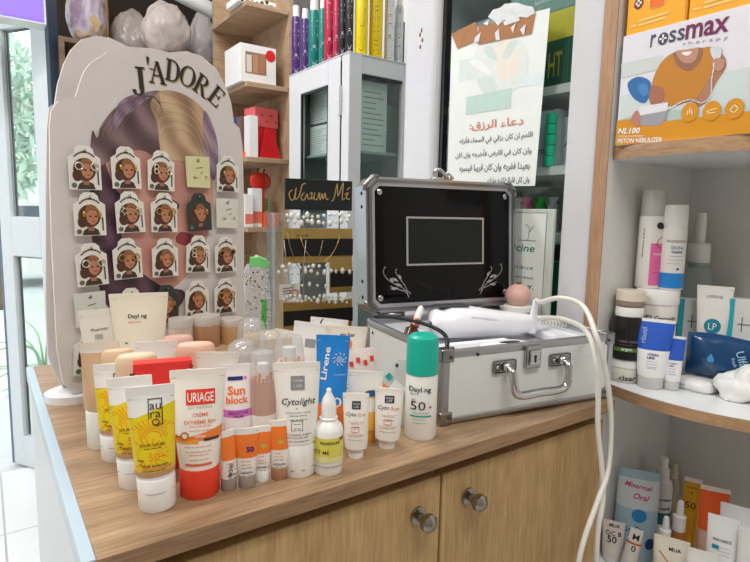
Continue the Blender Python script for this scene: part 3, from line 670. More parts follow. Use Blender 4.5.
prism('lid_back', rr(.002, CW-.002, .002, LZ-.002, .015), lambda p: V((p[0], LT_-.004, p[1])), lambda p: V((p[0], LT_, p[1])), M_CPAN, ld)
frame('lid_lip', rr(.005, CW-.005, .005, LZ-.005, .015), rr(.0105, CW-.0105, .0105, LZ-.0105, .012), -.006, .002, mat((140, 140, 143), .22, 1.0), ld)
frame('lid_bezel', rr(.0105, CW-.0105, .0105, LZ-.0105, .012), rr(.017, CW-.017, .017, LZ-.017, .010), -.003, .004, mat((190, 188, 192), .3, .8), ld)
bp_ = prism('screen_panel', rr(.0165, CW-.0165, .0165, LZ-.0165, .010), lambda p: V((p[0], 0, p[1])), lambda p: V((p[0], .004, p[1])), mat((7, 7, 9), .08, var=0, spec=.22), ld)
sx0, sx1, sz0, sz1 = CW*.245, CW*.765, LZ*.345, LZ*.715
frame('screen_border', [(sx0, sz0), (sx1, sz0), (sx1, sz1), (sx0, sz1)], [(sx0+.0035, sz0+.0035), (sx1-.0035, sz0+.0035), (sx1-.0035, sz1-.0035), (sx0+.0035, sz1-.0035)], -.0012, 0, mat((176, 172, 172), .4), bp_)
rect('screen', flat(0), sx0+.0035, sx1-.0035, sz0+.0035, sz1-.0035, mat((22, 26, 25), .1, var=0, spec=.25), bp_, .0006, 1, 1)
for x in (.028, CW-.028):
    for z in (.028, LZ-.028):
        b_ = Surf([(0, .0058, .0058), (.002, .0055, .0055), (.0034, .003, .003), (.0037, .0006, .0006)]).body('screw', M_CHROME, ld, 16); b_.rotation_euler = (pi/2, 0, 0); b_.location = (x, 0, z)
for x, z in ((.0, .030), (.0, .060), (.0, LZ-.03), (.0, LZ-.055)): ball('lid_rivet', (x-.0005, .018, z), (.0015, .004, .004), mat((60, 60, 62), .3, 1.0), ld, 1)
for x in (0, CW):   # corner guards on the lid edge
    for z in (0, LZ):
        sx = 1 if x == 0 else -1; sz = 1 if z == 0 else -1
        wire('corner_guard', [(x+.026*sx, .001, z-.0008*sz), (x+.016*sx, .001, z-.0008*sz), (x-.0008*sx, .001, z+.016*sz), (x-.0008*sx, .001, z+.026*sz)], .0045, mat((158, 158, 160), .22, 1.0), ld, 8, False, False)
M_ORN = mat((176, 174, 178), .35, .3)
for sgn, ox in ((1, .055), (-1, CW-.055)):  # leaf scroll ornaments
    m_ = lambda x, z, e=.0005, sgn=sgn, ox=ox: V((ox+sgn*x, -e, z))
    segs = []
    def curl(pts): segs.append([(p[0], p[1]) for p in smooth2(pts, 5)[:5*(len(pts)-1)]])
    curl([(.033, .028), (.022, .045), (.004, .054), (-.012, .064), (-.020, .076), (-.018, .084), (-.012, .082)])
    curl([(.033, .028), (.028, .046), (.016, .062), (.008, .072), (.006, .078), (.011, .078)]); curl([(.028, .038), (.010, .044), (-.006, .050)]); curl([(.026, .04), (.034, .038), (.038, .033)])
    lines('ornament', m_, segs, .0016, M_ORN, bp_, .0008)
    for (ax, az, ang, l) in ((.012, .058, 150, .016), (.020, .050, 165, .018), (.002, .058, 140, .012), (.018, .060, 115, .014), (.012, .046, 185, .018)):
        ca, sa = cos(rad(ang)), sin(rad(ang)); poly('ornament_leaf', m_, [(ax, az), (ax+l*.5*ca-.003*sa, az+l*.5*sa+.003*ca), (ax+l*ca, az+l*sa), (ax+l*.5*ca+.003*sa, az+l*.5*sa-.003*ca)][::sgn], M_ORN, bp_, .0009)
lt = wire('lid_latch', [(CW*.44, .012, LZ), (CW*.435, .006, LZ+.014), (CW*.46, .0, LZ+.020), (CW*.50, .0, LZ+.010), (CW*.52, .002, LZ+.006)], .0035, M_CHROME, ld, 8)
box('latch_plate', (CW*.43, .002, LZ-.001), (CW*.55, .022, LZ+.005), M_CHROME, ld, .002); wire('latch_hook', [(CW*.50, .01, LZ+.004), (CW*.52, .004, LZ+.014), (CW*.56, .004, LZ+.004)], .003, M_CHROME, ld, 8)
for x in (.06, CW-.06): wire('hinge', [(x-.02, CD+.001, CH+.003), (x+.02, CD+.001, CH+.003)], .005, M_ALU, cs, 10, False, False)
def cpt(x, y, z): return V((.534, .5812, .9415)) + V((x*cos(CA)-y*sin(CA), x*sin(CA)+y*cos(CA), z))

# white handheld device lying in the tray
dv = thing('skin_device', 'white curved handheld skin device lying in the open case', 'device', cpt(.085, .150, CH-.006), CA-.06)
rows = []
pth = [(-.012, .0, .010, .006, .006), (-.004, .0, .012, .026, .020), (.015, .0, .014, .033, .024), (.05, .0, .012, .034, .024), (.09, .0, .008, .029, .020), (.13, .0, .004, .024, .017), (.165, .0, .001, .020, .014), (.185, .0, -.001, .017, .012), (.190, .0, -.001, .008, .006)]
vs = []; fs = []; n = 20
for x, y, z, a, b in pth:
    x, a, b = x*1.22, a*1.2, b*1.2
    for k in range(n):
        t = 2*pi*k/n; vs.append((x, y+a*sin(t), z+b*cos(t)))
for i in range(len(pth)-1):
    for k in range(n): fs.append((i*n+k, i*n+(k+1) % n, (i+1)*n+(k+1) % n, (i+1)*n+k))
fs += [tuple(range(n)), tuple((len(pth)-1)*n+k for k in range(n))[::-1]]
mesh('handset', vs, fs, mat((240, 240, 246), .25), dv, True)
wire('button_strip', [(.045, -.034, .026), (.075, -.034, .022), (.105, -.030, .016)], .003, mat((214, 216, 224), .3), dv, 8); box('top_plate', (-.004, -.014, .0405), (.055, .016, .0445), mat((70, 72, 76), .3), dv, .003)
tag(box('foam_block', (0, 0, 0), (.001, .001, .001), M_LINER), '', None); bpy.data.objects.remove(bpy.data.objects['foam_block'])
d2 = thing('probe_head', 'white probe with dark oval opening resting below the handheld device', 'device', cpt(.155, .055, CH-.034), CA)
Surf([(0, .052, .026), (.012, .052, .026), (.020, .044, .020), (.023, .03, .012)]).body('shell', mat((232, 234, 240), .3), d2, 24)
o = ball('opening', (.006, -.006, .0225), (.022, .008, .002), mat((40, 42, 50), .3), d2, 2)
d3 = thing('round_probe', 'white round probe with small black slot in the front of the case', 'device', cpt(.035, .045, CH-.034), CA)
Surf([(0, .024, .024), (.012, .024, .024), (.022, .017, .017), (.027, .010, .010), (.029, .002, .002)]).body('shell', mat((236, 237, 242), .28), d3, 20); box('slot', (-.006, -.014, .0225), (.006, -.009, .0285), M_BLACK, d3)
# amber dropper bottle leaning in the tray
q = cpt(.035, .165, CH-.026)
db = thing('dropper_bottle', 'small amber dropper bottle with white bulb tilted in the open case', 'bottle', q, 0, None, 30, -6)
Surf([(0, .013, .013), (.022, .013, .013), (.027, .007, .007), (.03, .007, .007)]).body('bottle', mat((92, 42, 22), .12, coat=.5), db, 18)
Surf([(.03, .0085, .0085), (.043, .0085, .0085), (.044, .006, .006)]).body('collar', mat((190, 130, 110), .25, .8), db, 18); Surf([(.044, .006, .006), (.058, .0062, .0062), (.066, .005, .005), (.069, .002, .002)]).body('bulb', M_GLOSSW, db, 16)
# black cable from the lid into the tray
tag(wire('black_cable', [cpt(.012, .25, CH+.004), cpt(.02, .20, CH+.012), cpt(.035, .13, CH+.015), cpt(.04, .075, CH+.012), cpt(.026, .03, CH+.008), cpt(.012, .010, CH-.012), cpt(.012, .010, CH-.032)], .0034, mat((22, 22, 24), .4)), 'black cable curving over the left side of the open case', 'cable')
# white coiled cable looping out of the case and hanging over the front
wp = [cpt(.288, .120, CH-.016), ony(536, 300, .66), ony(541, 302, .62), ony(560, 298, .57), ony(583, 306, .53), ony(596, 335, .485), ony(606, 372, .475), ony(611, 420, .473), ony(608, 470, .47), ony(598, 500, .465), ony(584, 540, .46), ony(577, 575, .46), ony(574, 640, .46)]
wcb = thing('white_cable', 'white cable looping out of the case and hanging down the counter front', 'cable', wp[0]); off = lambda L: [p-wp[0] for p in L]
wire('loop', off(wp[1:]), .0042, mat((226, 223, 216), .4), wcb, 10)
wire('return_loop', off([ony(538, 318, .62), ony(556, 318, .60), ony(572, 322, .57), ony(585, 330, .53), ony(594, 350, .49), ony(598, 390, .482), ony(598, 430, .48), ony(602, 470, .475), ony(603, 500, .472), ony(598, 530, .47), ony(596, 575, .468), ony(596, 640, .468)]), .0042, mat((226, 223, 216), .4), wcb, 10)
coil = []; a_, b_ = ony(540, 322, .62), ony(566, 324, .585)
for i in range(90):
    t = i/89; p = a_.lerp(b_, t); coil.append(p+V((0, .004*cos(t*8*2*pi), .0045*sin(t*8*2*pi))))
wire('coil', off(coil), .0016, mat((232, 230, 224), .4), wcb, 6, False, False); cyl = wire('strain_relief', off([ony(531, 333, .655), ony(533, 318, .655), ony(536, 300, .655)]), lambda t: .009-.004*t, mat((236, 236, 240), .35), wcb, 12)

# ================================================================== product builders
INK = mat((30, 30, 34), .45); GREY = mat((120, 118, 116), .5)
def place(x, y=None, Y=None, X=None, z=.94, yref=None):
    """a spot on a level surface: by the pixel of its foot, or by a column of pixels at a chosen depth"""
    if Y is None and X is None: return onz(x, y, z)
    if X is not None:
        p = onx(x, yref or 330, X); return V((p.x, p.y, z))
    p = ony(x, yref or 330, Y)
    for _ in range(6):
        t = proj((p.x, Y, z))[1] if yref is None else yref; p = ony(x, t, Y)
    return V((p.x, Y, z))
class T:
    pass
def tube(name, label, P, top, wb, wt, capH, cm, bm_, capw=.86, crimp=.10, lean=0, turn=0, group=None, flatm=None, hang=0, cat='tube', capn=28):
    """squeeze tube standing on its cap: foot P, top pixel row (or height), widths in pixels"""
    H = (zat(P, top)-P.z) if top > 3 else top
    k = ppm((P.x, P.y, P.z+H*.5)); wb = wb*k/2; wt = wt*k/2; c = capH*H
    r = thing(name, label, cat, P, face_cam(P)+rad(turn), group, lean)
    rows = [(c, wb*.97, wb*.92)]
    for i in range(1, 9):
        t = i/8; z = c+(H*(1-crimp*.5)-c)*t; e = t**1.35
        rows.append((z, wb+(wt-wb)*t, wb*.95*(1-e)+.0012*e))
    rows.append((H, wt, .0009))
    s = Surf(rows); T1 = T(); T1.r = r; T1.s = s; T1.H = H; T1.c = c; T1.wb = wb; T1.wt = wt; T1.P = P
    T1.body = s.body('tube_body', bm_, r)
    s.band('crimp', H*(1-crimp*.62), H-.0002, flatm or bm_, r, 180, 0, .0002, 3)
    lines('crimp_ridge', s.pt, [[(-wt*.93, H*(1-crimp*.62)+.0004), (wt*.93, H*(1-crimp*.62)+.0004)]], .0006, mat((196, 194, 190), .5), r, .0006)
    cs_ = Surf([(0, wb*capw*.97, wb*capw*.97), (.0012, wb*capw, wb*capw), (c*.96, wb*capw*1.02, wb*capw*1.02), (c, wb*capw*.98, wb*capw*.98)])
    T1.cap = cs_.body('cap', cm, r, capn); T1.cs = cs_
    return T1
def bottle(name, label, P, rows, m, turn=0, lean=0, group=None, n=26, exp=2.0, cat='bottle', part='bottle_body'):
    r = thing(name, label, cat, P, face_cam(P)+rad(turn), group, lean); s = Surf(rows); T1 = T(); T1.r = r; T1.s = s; T1.P = P; T1.H = rows[-1][0]
    T1.body = s.body(part, m, r, n, exp=exp); return T1
def carton(name, label, P, w, d, h, m, turn=0, lean=0, group=None, cat='box', rz=None):
    r = thing(name, label, cat, P, face_cam(P)+rad(turn) if rz is None else rz, group, lean); T1 = T(); T1.r = r; T1.P = P; T1.H = h; T1.w = w
    T1.body = box('carton', (-w/2, 0, 0), (w/2, d, h), m, r, .0008, 1); T1.mp = flat(0); return T1

WT = mat((240, 238, 234), .36); CREAM = mat((238, 230, 214), .4); YEL = mat((232, 206, 22), .38); ORG = mat((240, 124, 42), .4); RED = mat((232, 62, 34), .38)
PEACH = mat((226, 176, 144), .4); BEIGE = mat((228, 200, 164), .4); BROWN = mat((178, 134, 104), .5); TEAL = mat((20, 176, 154), .35); BLUE = mat((28, 132, 214), .36)
YG = 'yellow sun cream tubes'
def yellow(P, top, wb, wt, label, lean, turn):
    t = tube('sun_cream_tube', label, P, top, wb, wt, .265, M_GLOSSW, WT, .98, .16, lean, turn, YG)
    H, s, r = t.H, t.s, t.r
    s.band('yellow_print', H*.295, H*.80, YEL, r, 88, 0, .0003, 12, .35); s.band('tan_band', H*.295, H*.335, mat((196, 150, 112), .45), r, 88, 0, .0006, 3)
    text(s.pt, 'JOUR SOLEIL', 0, H*.545, t.wb*1.25, mat((70, 66, 20), .5), r); fine(s.pt, 0, H*.52, t.wb*1.1, 1, .004, INK, r)
    rays = []
    for i in range(17):
        a = pi*i/16; rays.append([(t.wb*.02+.013*cos(a), H*.60+.011*sin(a)), (t.wb*.02+.024*cos(a), H*.60+.019*sin(a))])
    for i in range(20):
        a = 2*pi*i/20; rays.append([(-t.wb*.25+.010*cos(a), H*.475+.009*sin(a)), (-t.wb*.25+.019*cos(a), H*.475+.016*sin(a))])
    for rr_ in (.011, .008): rays.append([(t.wb*.02+rr_*cos(pi*i/12), H*.60+rr_*.85*sin(pi*i/12)) for i in range(13)])
    lines('sun_rays', s.pt, rays, .0011, mat((240, 150, 20), .45), r, .0006)
    text(s.pt, '50+', t.wb*.2, H*.455, t.wb*.85, mat((240, 140, 10), .4), r, bold=0); text(s.pt, 'UVA', -t.wb*.62, H*.43, t.wb*.32, INK, r, bold=.03); text(s.pt, 'Tinted sunscreen', 0, H*.39, t.wb*1.35, mat((40, 36, 20), .5), r)
    rect('orange_label', s.pt, -t.wb*.45, t.wb*.85, H*.355, H*.375, mat((214, 140, 84), .5), r, .0007, 10, 1); fine(s.pt, 0, H*.345, t.wb*1.5, 1, .004, INK, r)
    # boxed monogram near the crimp
    x0, x1, z0, z1 = -t.wb*.12, t.wb*.52, H*.70, H*.895
    lines('logo_frame', s.pt, [[(x0, z0+.006), (x0, z1), (x1, z1), (x1, z0), (x0+.008, z0)]], .0009, INK, r, .0012)
    text(s.pt, 'au', (x0+x1)/2, z1-.0075, .0105, INK, r, e=.0013, bold=0); text(s.pt, 'ra', (x0+x1)/2, z1-.0155, .0095, INK, r, e=.0013, bold=0); text(s.pt, 'Q', (x0+x1)/2, z0+.002, .007, INK, r, e=.0013, bold=0)
    lines('cap_line', t.cs.pt, [[(-t.wb*.9, t.c*.62), (-t.wb*.4, t.c*.6), (0, t.c*.595), (t.wb*.4, t.c*.6), (t.wb*.9, t.c*.62)]], .0005, GREY, r)
    return t
P = place(158, 504); yellow(P, 385, 41, 50, 'yellow and white sun cream tube, frontmost of three, on counter corner', -2, -4)
P = place(138, 482); yellow(P, 376, 40, 46, 'yellow sun cream tube in the middle of the three alike', -2.5, -6)
P = place(119, 456); yellow(P, 363, 37, 45, 'yellow sun cream tube furthest back of the three alike', 0, -2)

# cream tube with orange cap
t = tube('cream_tube', 'white face cream tube with orange-red cap and red brand label', place(200, 491), 369, 43, 57, .235, RED, mat((242, 236, 226), .38), .97, .10, 0, -2)
H, s, r = t.H, t.s, t.r
rect('brand_label', s.pt, -t.wb*.56, t.wb*.80, H*.735, H*.85, RED, r, .0005, 8, 2); text(s.pt, 'URIAGE', t.wb*.12, H*.792, t.wb*1.2, M_GLOSSW, r, h=H*.07, e=.001, bold=.01)
OR2 = mat((232, 108, 70), .5)
text(s.pt, 'EAU THERMALE', t.wb*.1, H*.715, t.wb*1.1, mat((190, 170, 160), .5), r, bold=0); text(s.pt, 'CRÈME', t.wb*.1, H*.665, t.wb*.72, OR2, r, bold=.01); text(s.pt, 'EXTRÊME 50+', t.wb*.08, H*.61, t.wb*1.45, OR2, r, bold=.01)
fine(s.pt, t.wb*.1, H*.575, t.wb*1.2, 2, .0045, OR2, r)
s.band('orange_stripe', H*.465, H*.515, mat((238, 128, 50), .4), r, 84, 0, .0003, 3, .25); s.band('amber_stripe', H*.445, H*.478, mat((240, 158, 60), .4), r, 45, -45, .0005, 3, .1); rect('dark_strip', s.pt, t.wb*.25, t.wb*.93, H*.462, H*.483, mat((70, 44, 36), .5), r, .0008, 8, 1)
text(s.pt, 'SPF50+', t.wb*.1, H*.50, t.wb*.5, M_GLOSSW, r, e=.0009); disc('round_seal', s.pt, -t.wb*.62, H*.505, .0042, .0042, mat((206, 112, 40), .4), r, .0009); disc('round_seal_centre', s.pt, -t.wb*.62, H*.505, .0026, .0026, CREAM, r, .0011)
fine(s.pt, 0, H*.42, t.wb*1.3, 2, .005, OR2, r, seed=2); fine(s.pt, 0, H*.36, t.wb*1.1, 2, .005, OR2, r, seed=3); rect('red_line', s.pt, -t.wb*.62, t.wb*.6, H*.272, H*.292, OR2, r, .0005, 8, 1)

# pink and orange sun block tube
t = tube('sun_block_tube', 'white sun block tube with orange lettering and pink band', place(238, 444), 364, 30, 36, .20, WT, mat((242, 238, 238), .38), .9, .12, 0, 4)
H, s, r = t.H, t.s, t.r
rect('navy_label', s.pt, -t.wb*.65, t.wb*.35, H*.815, H*.86, mat((30, 40, 110), .45), r, .0006, 8, 1); disc('pink_heart', s.pt, t.wb*.5, H*.84, .0022, .0022, mat((230, 120, 190), .4), r, .0008)
text(s.pt, 'Sun', -t.wb*.1, H*.70, t.wb*1.15, ORG, r, bold=.03); text(s.pt, 'block', -t.wb*.05, H*.59, t.wb*1.45, ORG, r, bold=.03); s.band('pink_band', H*.385, H*.475, mat((214, 120, 200), .4), r, 88, 0, .0003, 3); text(s.pt, 'SENSITIVE', 0, H*.44, t.wb*1.3, mat((90, 30, 100), .5), r); text(s.pt, 'PALM', 0, H*.40, t.wb*.6, mat((90, 30, 100), .5), r)

# foundation bottle with clear upper half
def foundation(P, top, w, label, body_c, turn=0):
    H = zat(P, top)-P.z; k = ppm(P)*w/2
    b = bottle('foundation_bottle', label, P, [(0, k*.97, k*.97), (.002, k, k), (H*.34, k, k)], M_GLOSSW, turn, part='base_sleeve', group='foundation bottles')
    Surf([(H*.34, k*.96, k*.96), (H*.70, k*.95, k*.95), (H*.74, k*.7, k*.7)]).body('foundation_fill', body_c, b.r)
    Surf([(H*.345, k, k), (H*.74, k*1.0, k*1.0), (H*.80, k*.96, k*.96), (H*.97, k*.84, k*.84), (H, k*.78, k*.78)]).body('clear_cap', M_PLASTIC, b.r)
    Surf([(H*.70, k*.45, k*.45), (H*.88, k*.42, k*.42)]).body('pump', M_WHITE, b.r)
    lines('drip', Surf([(H*.3, k*.97, k*.97), (H, k*.97, k*.97)]).pt, [[(-k*.8+i*k*.27, H*.70), (-k*.75+i*k*.27, H*(.74+.03*(i % 3)))] for i in range(7)], k*.16, body_c, b.r, .0002)
    return b
foundation(place(263, 442), 352, 28, 'clear topped foundation bottle with tan liquid behind the small orange tubes', mat((206, 142, 104), .5))
foundation(place(289, Y=.705), 336, 32, 'clear capped peach foundation bottle behind the large white script tube', mat((232, 188, 160), .5))

# four small orange tubes
def small_orange(P, top, wb, wt, label, capc, lean, turn, logo):
    t = tube('mini_tube', label, P, top, wb, wt, .21, capc, mat((238, 232, 226), .4), .95, .10, lean, turn, 'small orange cream tubes')
    H, s, r = t.H, t.s, t.r; s.band('orange_print', H*.52, H*.90, ORG, r, 90, 0, .0003, 8)
    if logo == '50': text(s.pt, '50', t.wb*.35, H*.66, t.wb*.8, mat((70, 30, 110), .4), r, bold=.04)
    elif logo: disc('leaf_mark', s.pt, t.wb*.1, H*.66, .0035, .0028, mat((196, 170, 60), .5), r)
    fine(s.pt, -t.wb*.1, H*.47, t.wb*1.0, 2, .004, ORG, r, seed=int(P.x*1000)); fine(s.pt, 0, H*.36, t.wb*1.2, 3, .0045, GREY, r, seed=int(P.x*999)); rect('dark_line', s.pt, -t.wb*.7, t.wb*.7, H*.27, H*.278, INK, r, .0006, 6, 1)
    return t
t = small_orange(place(229, 488), 430, 18, 17, 'small orange and white tube with grey cap, nearest the red-capped tube', mat((150, 132, 126), .4), 0, 30, '')
text(t.s.pt, 'NOVE', -t.wb*.2, t.H*.36, t.wb*1.6, INK, t.r, rot=80)
small_orange(place(247, 485), 428, 19, 26, 'small orange tube with purple number and grey cap', mat((156, 142, 134), .4), 0, 2, '50')
small_orange(place(262, 479), 426, 16, 21, 'small orange tube with white cap between two alike', M_GLOSSW, 1, 5, 'leaf')
small_orange(place(279, 477), 420, 18, 23, 'small orange tube with brown cap beside the large script tube', mat((168, 120, 92), .4), 1, 3, 'leaf')

# Cytolight tubes
def script_tube(P, top, wb, wt, capH, label, name_, turn, lean, orange=False, capw=.9):
    t = tube('script_cream_tube', label, P, top, wb, wt, capH, M_GLOSSW, mat((238, 234, 226), .38), capw, .12, lean, turn, 'white tubes with script lettering')
    H, s, r = t.H, t.s, t.r; w = t.wb
    rect('logo_square', s.pt, -w*.30, w*.42, H*.77, H*.885, mat((150, 150, 150), .35, .4) if not orange else mat((52, 50, 62), .4), r, .0008, 6, 2)
    text(s.pt, 'SVR' if False else 'DERM', w*.06, H*.845, w*.5, mat((200, 200, 200), .4), r, e=.0012); text(s.pt, 'LAB', w*.06, H*.805, w*.4, mat((200, 200, 200), .4), r, e=.0012)
    if orange:
        text(s.pt, 'Cyto', -w*.36, H*.685, w*.85, INK, r, shear=.25, bold=0); text(s.pt, 'Sun', w*.48, H*.69, w*.62, mat((214, 110, 70), .5), r, shear=.25, bold=0)
    else: text(s.pt, name_, w*.1, H*.665, w*1.75, INK, r, shear=.3, bold=.005)
    PT = mat((196, 120, 96), .5) if orange else mat((70, 66, 62), .5)
    text(s.pt, '+', 0, H*.615, w*.09, INK, r); text(s.pt, 'ULTRA-RADIANT CREAM', w*.06, H*.58, w*1.3, PT, r, bold=0); fine(s.pt, w*.06, H*.555, w*1.1, 2, .0045, PT, r, seed=8)
    lines('frame_print', s.pt, [[(-w*.28, H*.43), (-w*.28, H*.51), (w*.3, H*.51), (w*.3, H*.43), (-w*.28, H*.43)]], .0006, PT, r); fine(s.pt, w*.02, H*.485, w*.4, 2, .005, PT, r, seed=4)
    text(s.pt, 'FACE MINERAL SHIELD', w*.02, H*.395, w*1.4, INK if not orange else PT, r, bold=0); fine(s.pt, 0, H*.37, w*1.25, 2, .0045, PT, r, seed=5)
    if capH > .2: lines('cap_line', t.cs.pt, [[(-w*.8, t.c*.27), (-w*.3, t.c*.22), (w*.3, t.c*.23), (w*.8, t.c*.29)]], .0007, INK, r)
    return t
script_tube(place(299, 471), 362, 38, 48, .30, 'large white tube with black script name beside the dropper bottle', 'Cytolight', -3, -1.5)
script_tube(place(356, 456), 393, 24, 27, .16, 'small white script tube nearest the yellow labelled dropper bottle', '', -5, -1, True, .66)
script_tube(place(387, 446), 388, 26, 29, .16, 'small white script tube beside the green capped bottle', '', -3, 1, True, .66)

# Prosolar dropper bottle
P = place(328, 470); k = ppm(P)*31/2; H = zat(P, 388)-P.z
b = bottle('dropper_bottle', 'white squeeze dropper bottle with yellow label at the counter edge', P, [(0, k*.93, k*.93), (.003, k, k), (H*.50, k, k), (H*.56, k*.92, k*.92), (H*.61, k*.62, k*.62), (H*.635, k*.52, k*.52)], M_GLOSSW)
Surf([(H*.63, k*.60, k*.60), (H*.655, k*.62, k*.62), (H*.66, k*.52, k*.52), (H*.82, k*.50, k*.50), (H*.88, k*.40, k*.40), (H*.95, k*.17, k*.17), (H*.985, k*.17, k*.17), (H, k*.06, k*.06)]).body('nozzle_cap', M_GLOSSW, b.r, 22)
s = b.s; s.band('yellow_label', H*.16, H*.455, mat((224, 214, 92), .4), b.r, 100, 0, .0003, 4); rect('pale_swoosh', s.pt, -k*.8, k*.97, H*.165, H*.23, mat((232, 226, 160), .4), b.r, .0005, 10, 1)
text(s.pt, 'PROSOLAR', k*.12, H*.40, k*1.25, INK, b.r, bold=.02); text(s.pt, 'CT ME', -k*.42, H*.29, k*.95, INK, b.r, bold=.005); text(s.pt, 'ACID-BASE PEELING', 0, H*.115, k*1.75, mat((150, 96, 80), .5), b.r, bold=0); rect('corner_mark', s.pt, k*.72, k*.95, H*.42, H*.455, mat((120, 90, 60), .4), b.r, .0006, 3, 1)

# blue tube
t = tube('sun_gel_tube', 'bright blue sun tube with orange lower part behind the dropper bottle', place(330, 446), 335, 28, 34, .16, mat((226, 112, 40), .4), BLUE, .92, .08, 1, -4)
H, s, r = t.H, t.s, t.r; s.band('orange_print', H*.16, H*.41, mat((232, 120, 44), .4), r, 180, 0, .0003, 4)
text(s.pt, 'Lirene', -t.wb*.46, H*.76, H*.28, M_GLOSSW, r, rot=84, h=t.wb*.42, bold=.02); text(s.pt, '50', t.wb*.1, H*.43, t.wb*1.3, M_GLOSSW, r, h=H*.085, bold=0); text(s.pt, 'sun protection', t.wb*.55, H*.665, t.wb*.75, M_GLOSSW, r, bold=0)
lines('sun_mark', s.pt, [[(t.wb*.52+.0045*(i/22)*cos(i*.55), H*.80+.0045*(i/22)*sin(i*.55)) for i in range(1, 24)]]+[[(t.wb*.52+.0062*cos(a), H*.80+.0062*sin(a)), (t.wb*.52+.0088*cos(a+.25), H*.80+.0088*sin(a+.25))] for a in [2*pi*i/9 for i in range(9)]], .0011, mat((190, 214, 240), .4), r, .0009)

# green capped bottle
P = place(420, 435); k = ppm(P)*33/2; H = zat(P, 334)-P.z
b = bottle('sun_spray_bottle', 'white sun lotion bottle with turquoise cap in front of the case', P, [(0, k*.93, k*.93), (.003, k*.99, k*.99), (H*.60, k, k), (H*.625, k*.96, k*.96)], mat((244, 243, 238), .35))
Surf([(H*.625, k*.97, k*.97), (H*.63, k*1.02, k*1.02), (H*.93, k*.98, k*.98), (H*.975, k*.92, k*.92), (H, k*.72, k*.72)]).body('cap', TEAL, b.r)
s = b.s; text(s.pt, 'Dayl ng', -k*.08, H*.495, k*1.3, INK, b.r, bold=.015); ball('logo_dot', s.pt(k*.10, H*.492, .0002), (.0012, .0005, .0012), mat((200, 200, 196), .4), b.r, 1); text(s.pt, 'sport', -k*.42, H*.455, k*.5, mat((90, 180, 170), .5), b.r, bold=0)
text(s.pt, '50', -k*.18, H*.345, k*.9, INK, b.r, bold=0, h=H*.085); text(s.pt, '+', k*.55, H*.33, k*.18, mat((150, 40, 60), .4), b.r, bold=.03); text(s.pt, 'SPF', -k*.45, H*.40, k*.25, GREY, b.r, bold=0)
fine(s.pt, 0, H*.275, k*1.3, 1, .004, GREY, b.r); rect('teal_bar', s.pt, -k*.66, k*.62, H*.235, H*.25, TEAL, b.r, .0006, 8, 1); fine(s.pt, -k*.1, H*.21, k*1.0, 2, .005, mat((90, 150, 145), .5), b.r, seed=3)

# ---------------------------------------------------------------- second rank
t = tube('tinted_tube', 'flat beige tinted cream tube with white cap at the left counter edge', place(104, Y=.775), 342, 34, 40, .36, M_GLOSSW, mat((206, 170, 134), .42), 1.0, .16, 0, -6, flatm=mat((226, 216, 204), .4))
t = tube('lotion_tube', 'large cream coloured lotion tube with black and red lettering at the back', place(143, Y=.825), 293, 36, 59, .12, M_GLOSSW, mat((240, 232, 214), .4), .9, .06, 0, 0)
H, s, r = t.H, t.s, t.r; text(s.pt, 'Dayl ng', -t.wb*.12, H*.83, t.wb*1.0, INK, r, bold=.015); text(s.pt, 'extreme', -t.wb*.28, H*.79, t.wb*.68, mat((232, 96, 72), .45), r, bold=0)
for x in (-.75, .75): disc('pale_dot', s.pt, t.wb*x, H*.64, .002, .0012, GREY, r)
t = tube('pharmacy_tube', 'white tube with Pharma lettering left of the large lotion tube', place(108, Y=.838), 309, 26, 36, .12, M_GLOSSW, mat((236, 230, 220), .4), .9, .08, -3, 0)
H, s, r = t.H, t.s, t.r; text(s.pt, 'Pharmac', t.wb*.1, H*.84, t.wb*1.3, mat((90, 84, 78), .45), r, bold=.005, rot=4); rect('silver_square', s.pt, -t.wb*.3, t.wb*.3, H*.76, H*.80, mat((190, 188, 180), .3, .5), r, .0006, 4, 1)
# wooden riser box
rb = thing('wooden_box', 'low pale wooden box holding jars in front of the display board', 'box', (.118, .868, .94), .06)
M_PINE = wood('pine', (196, 164, 124), (224, 194, 154), 0, .6)
box('front_board', (0, 0, 0), (.33, .008, .085), M_PINE, rb); box('back_board', (0, .062, 0), (.33, .07, .085), M_PINE, rb); box('side_board', (0, .008, 0), (.008, .062, .085), M_PINE, rb); box('side_board', (.322, .008, 0), (.33, .062, .085), M_PINE, rb)
box('lid_board', (.008, .008, .077), (.322, .062, .085), M_PINE, rb); lines('joint', flat(-.0002), [[(.0, .045), (.33, .045)]], .0008, mat((140, 110, 80), .6), rb)
zb = .94+.0855
def jar(P, w, top, label, fill, lid=(232, 226, 218)):
    k = ppm(P)*w/2; H = zat(P, top)-P.z
    b = bottle('cosmetic_jar', label, P, [(0, k*.95, k*.95), (.0015, k, k), (H*.74, k, k), (H*.76, k*.95, k*.95)], fill, 0, 0, 'small tan jars on the wooden box', cat='jar', part='jar_body')
    Surf([(H*.70, k*1.02, k*1.02), (H*.96, k*1.02, k*1.02), (H, k*.97, k*.97)]).body('clear_lid', clear('frosted_lid', lid, .12, .55, .2), b.r); return b
jar(place(181, Y=.902, z=zb, yref=330), 25, 318, 'pale frosted jar, leftmost of three on the wooden box', mat((222, 202, 184), .35))
jar(place(206, Y=.90, z=zb, yref=330), 29, 315, 'largest tan powder jar, middle of three on the wooden box', mat((190, 142, 106), .5, var=.15, scale=200))
jar(place(231, Y=.902, z=zb, yref=330), 25, 318, 'honey coloured jar, rightmost of three on the wooden box', mat((214, 168, 120), .45))
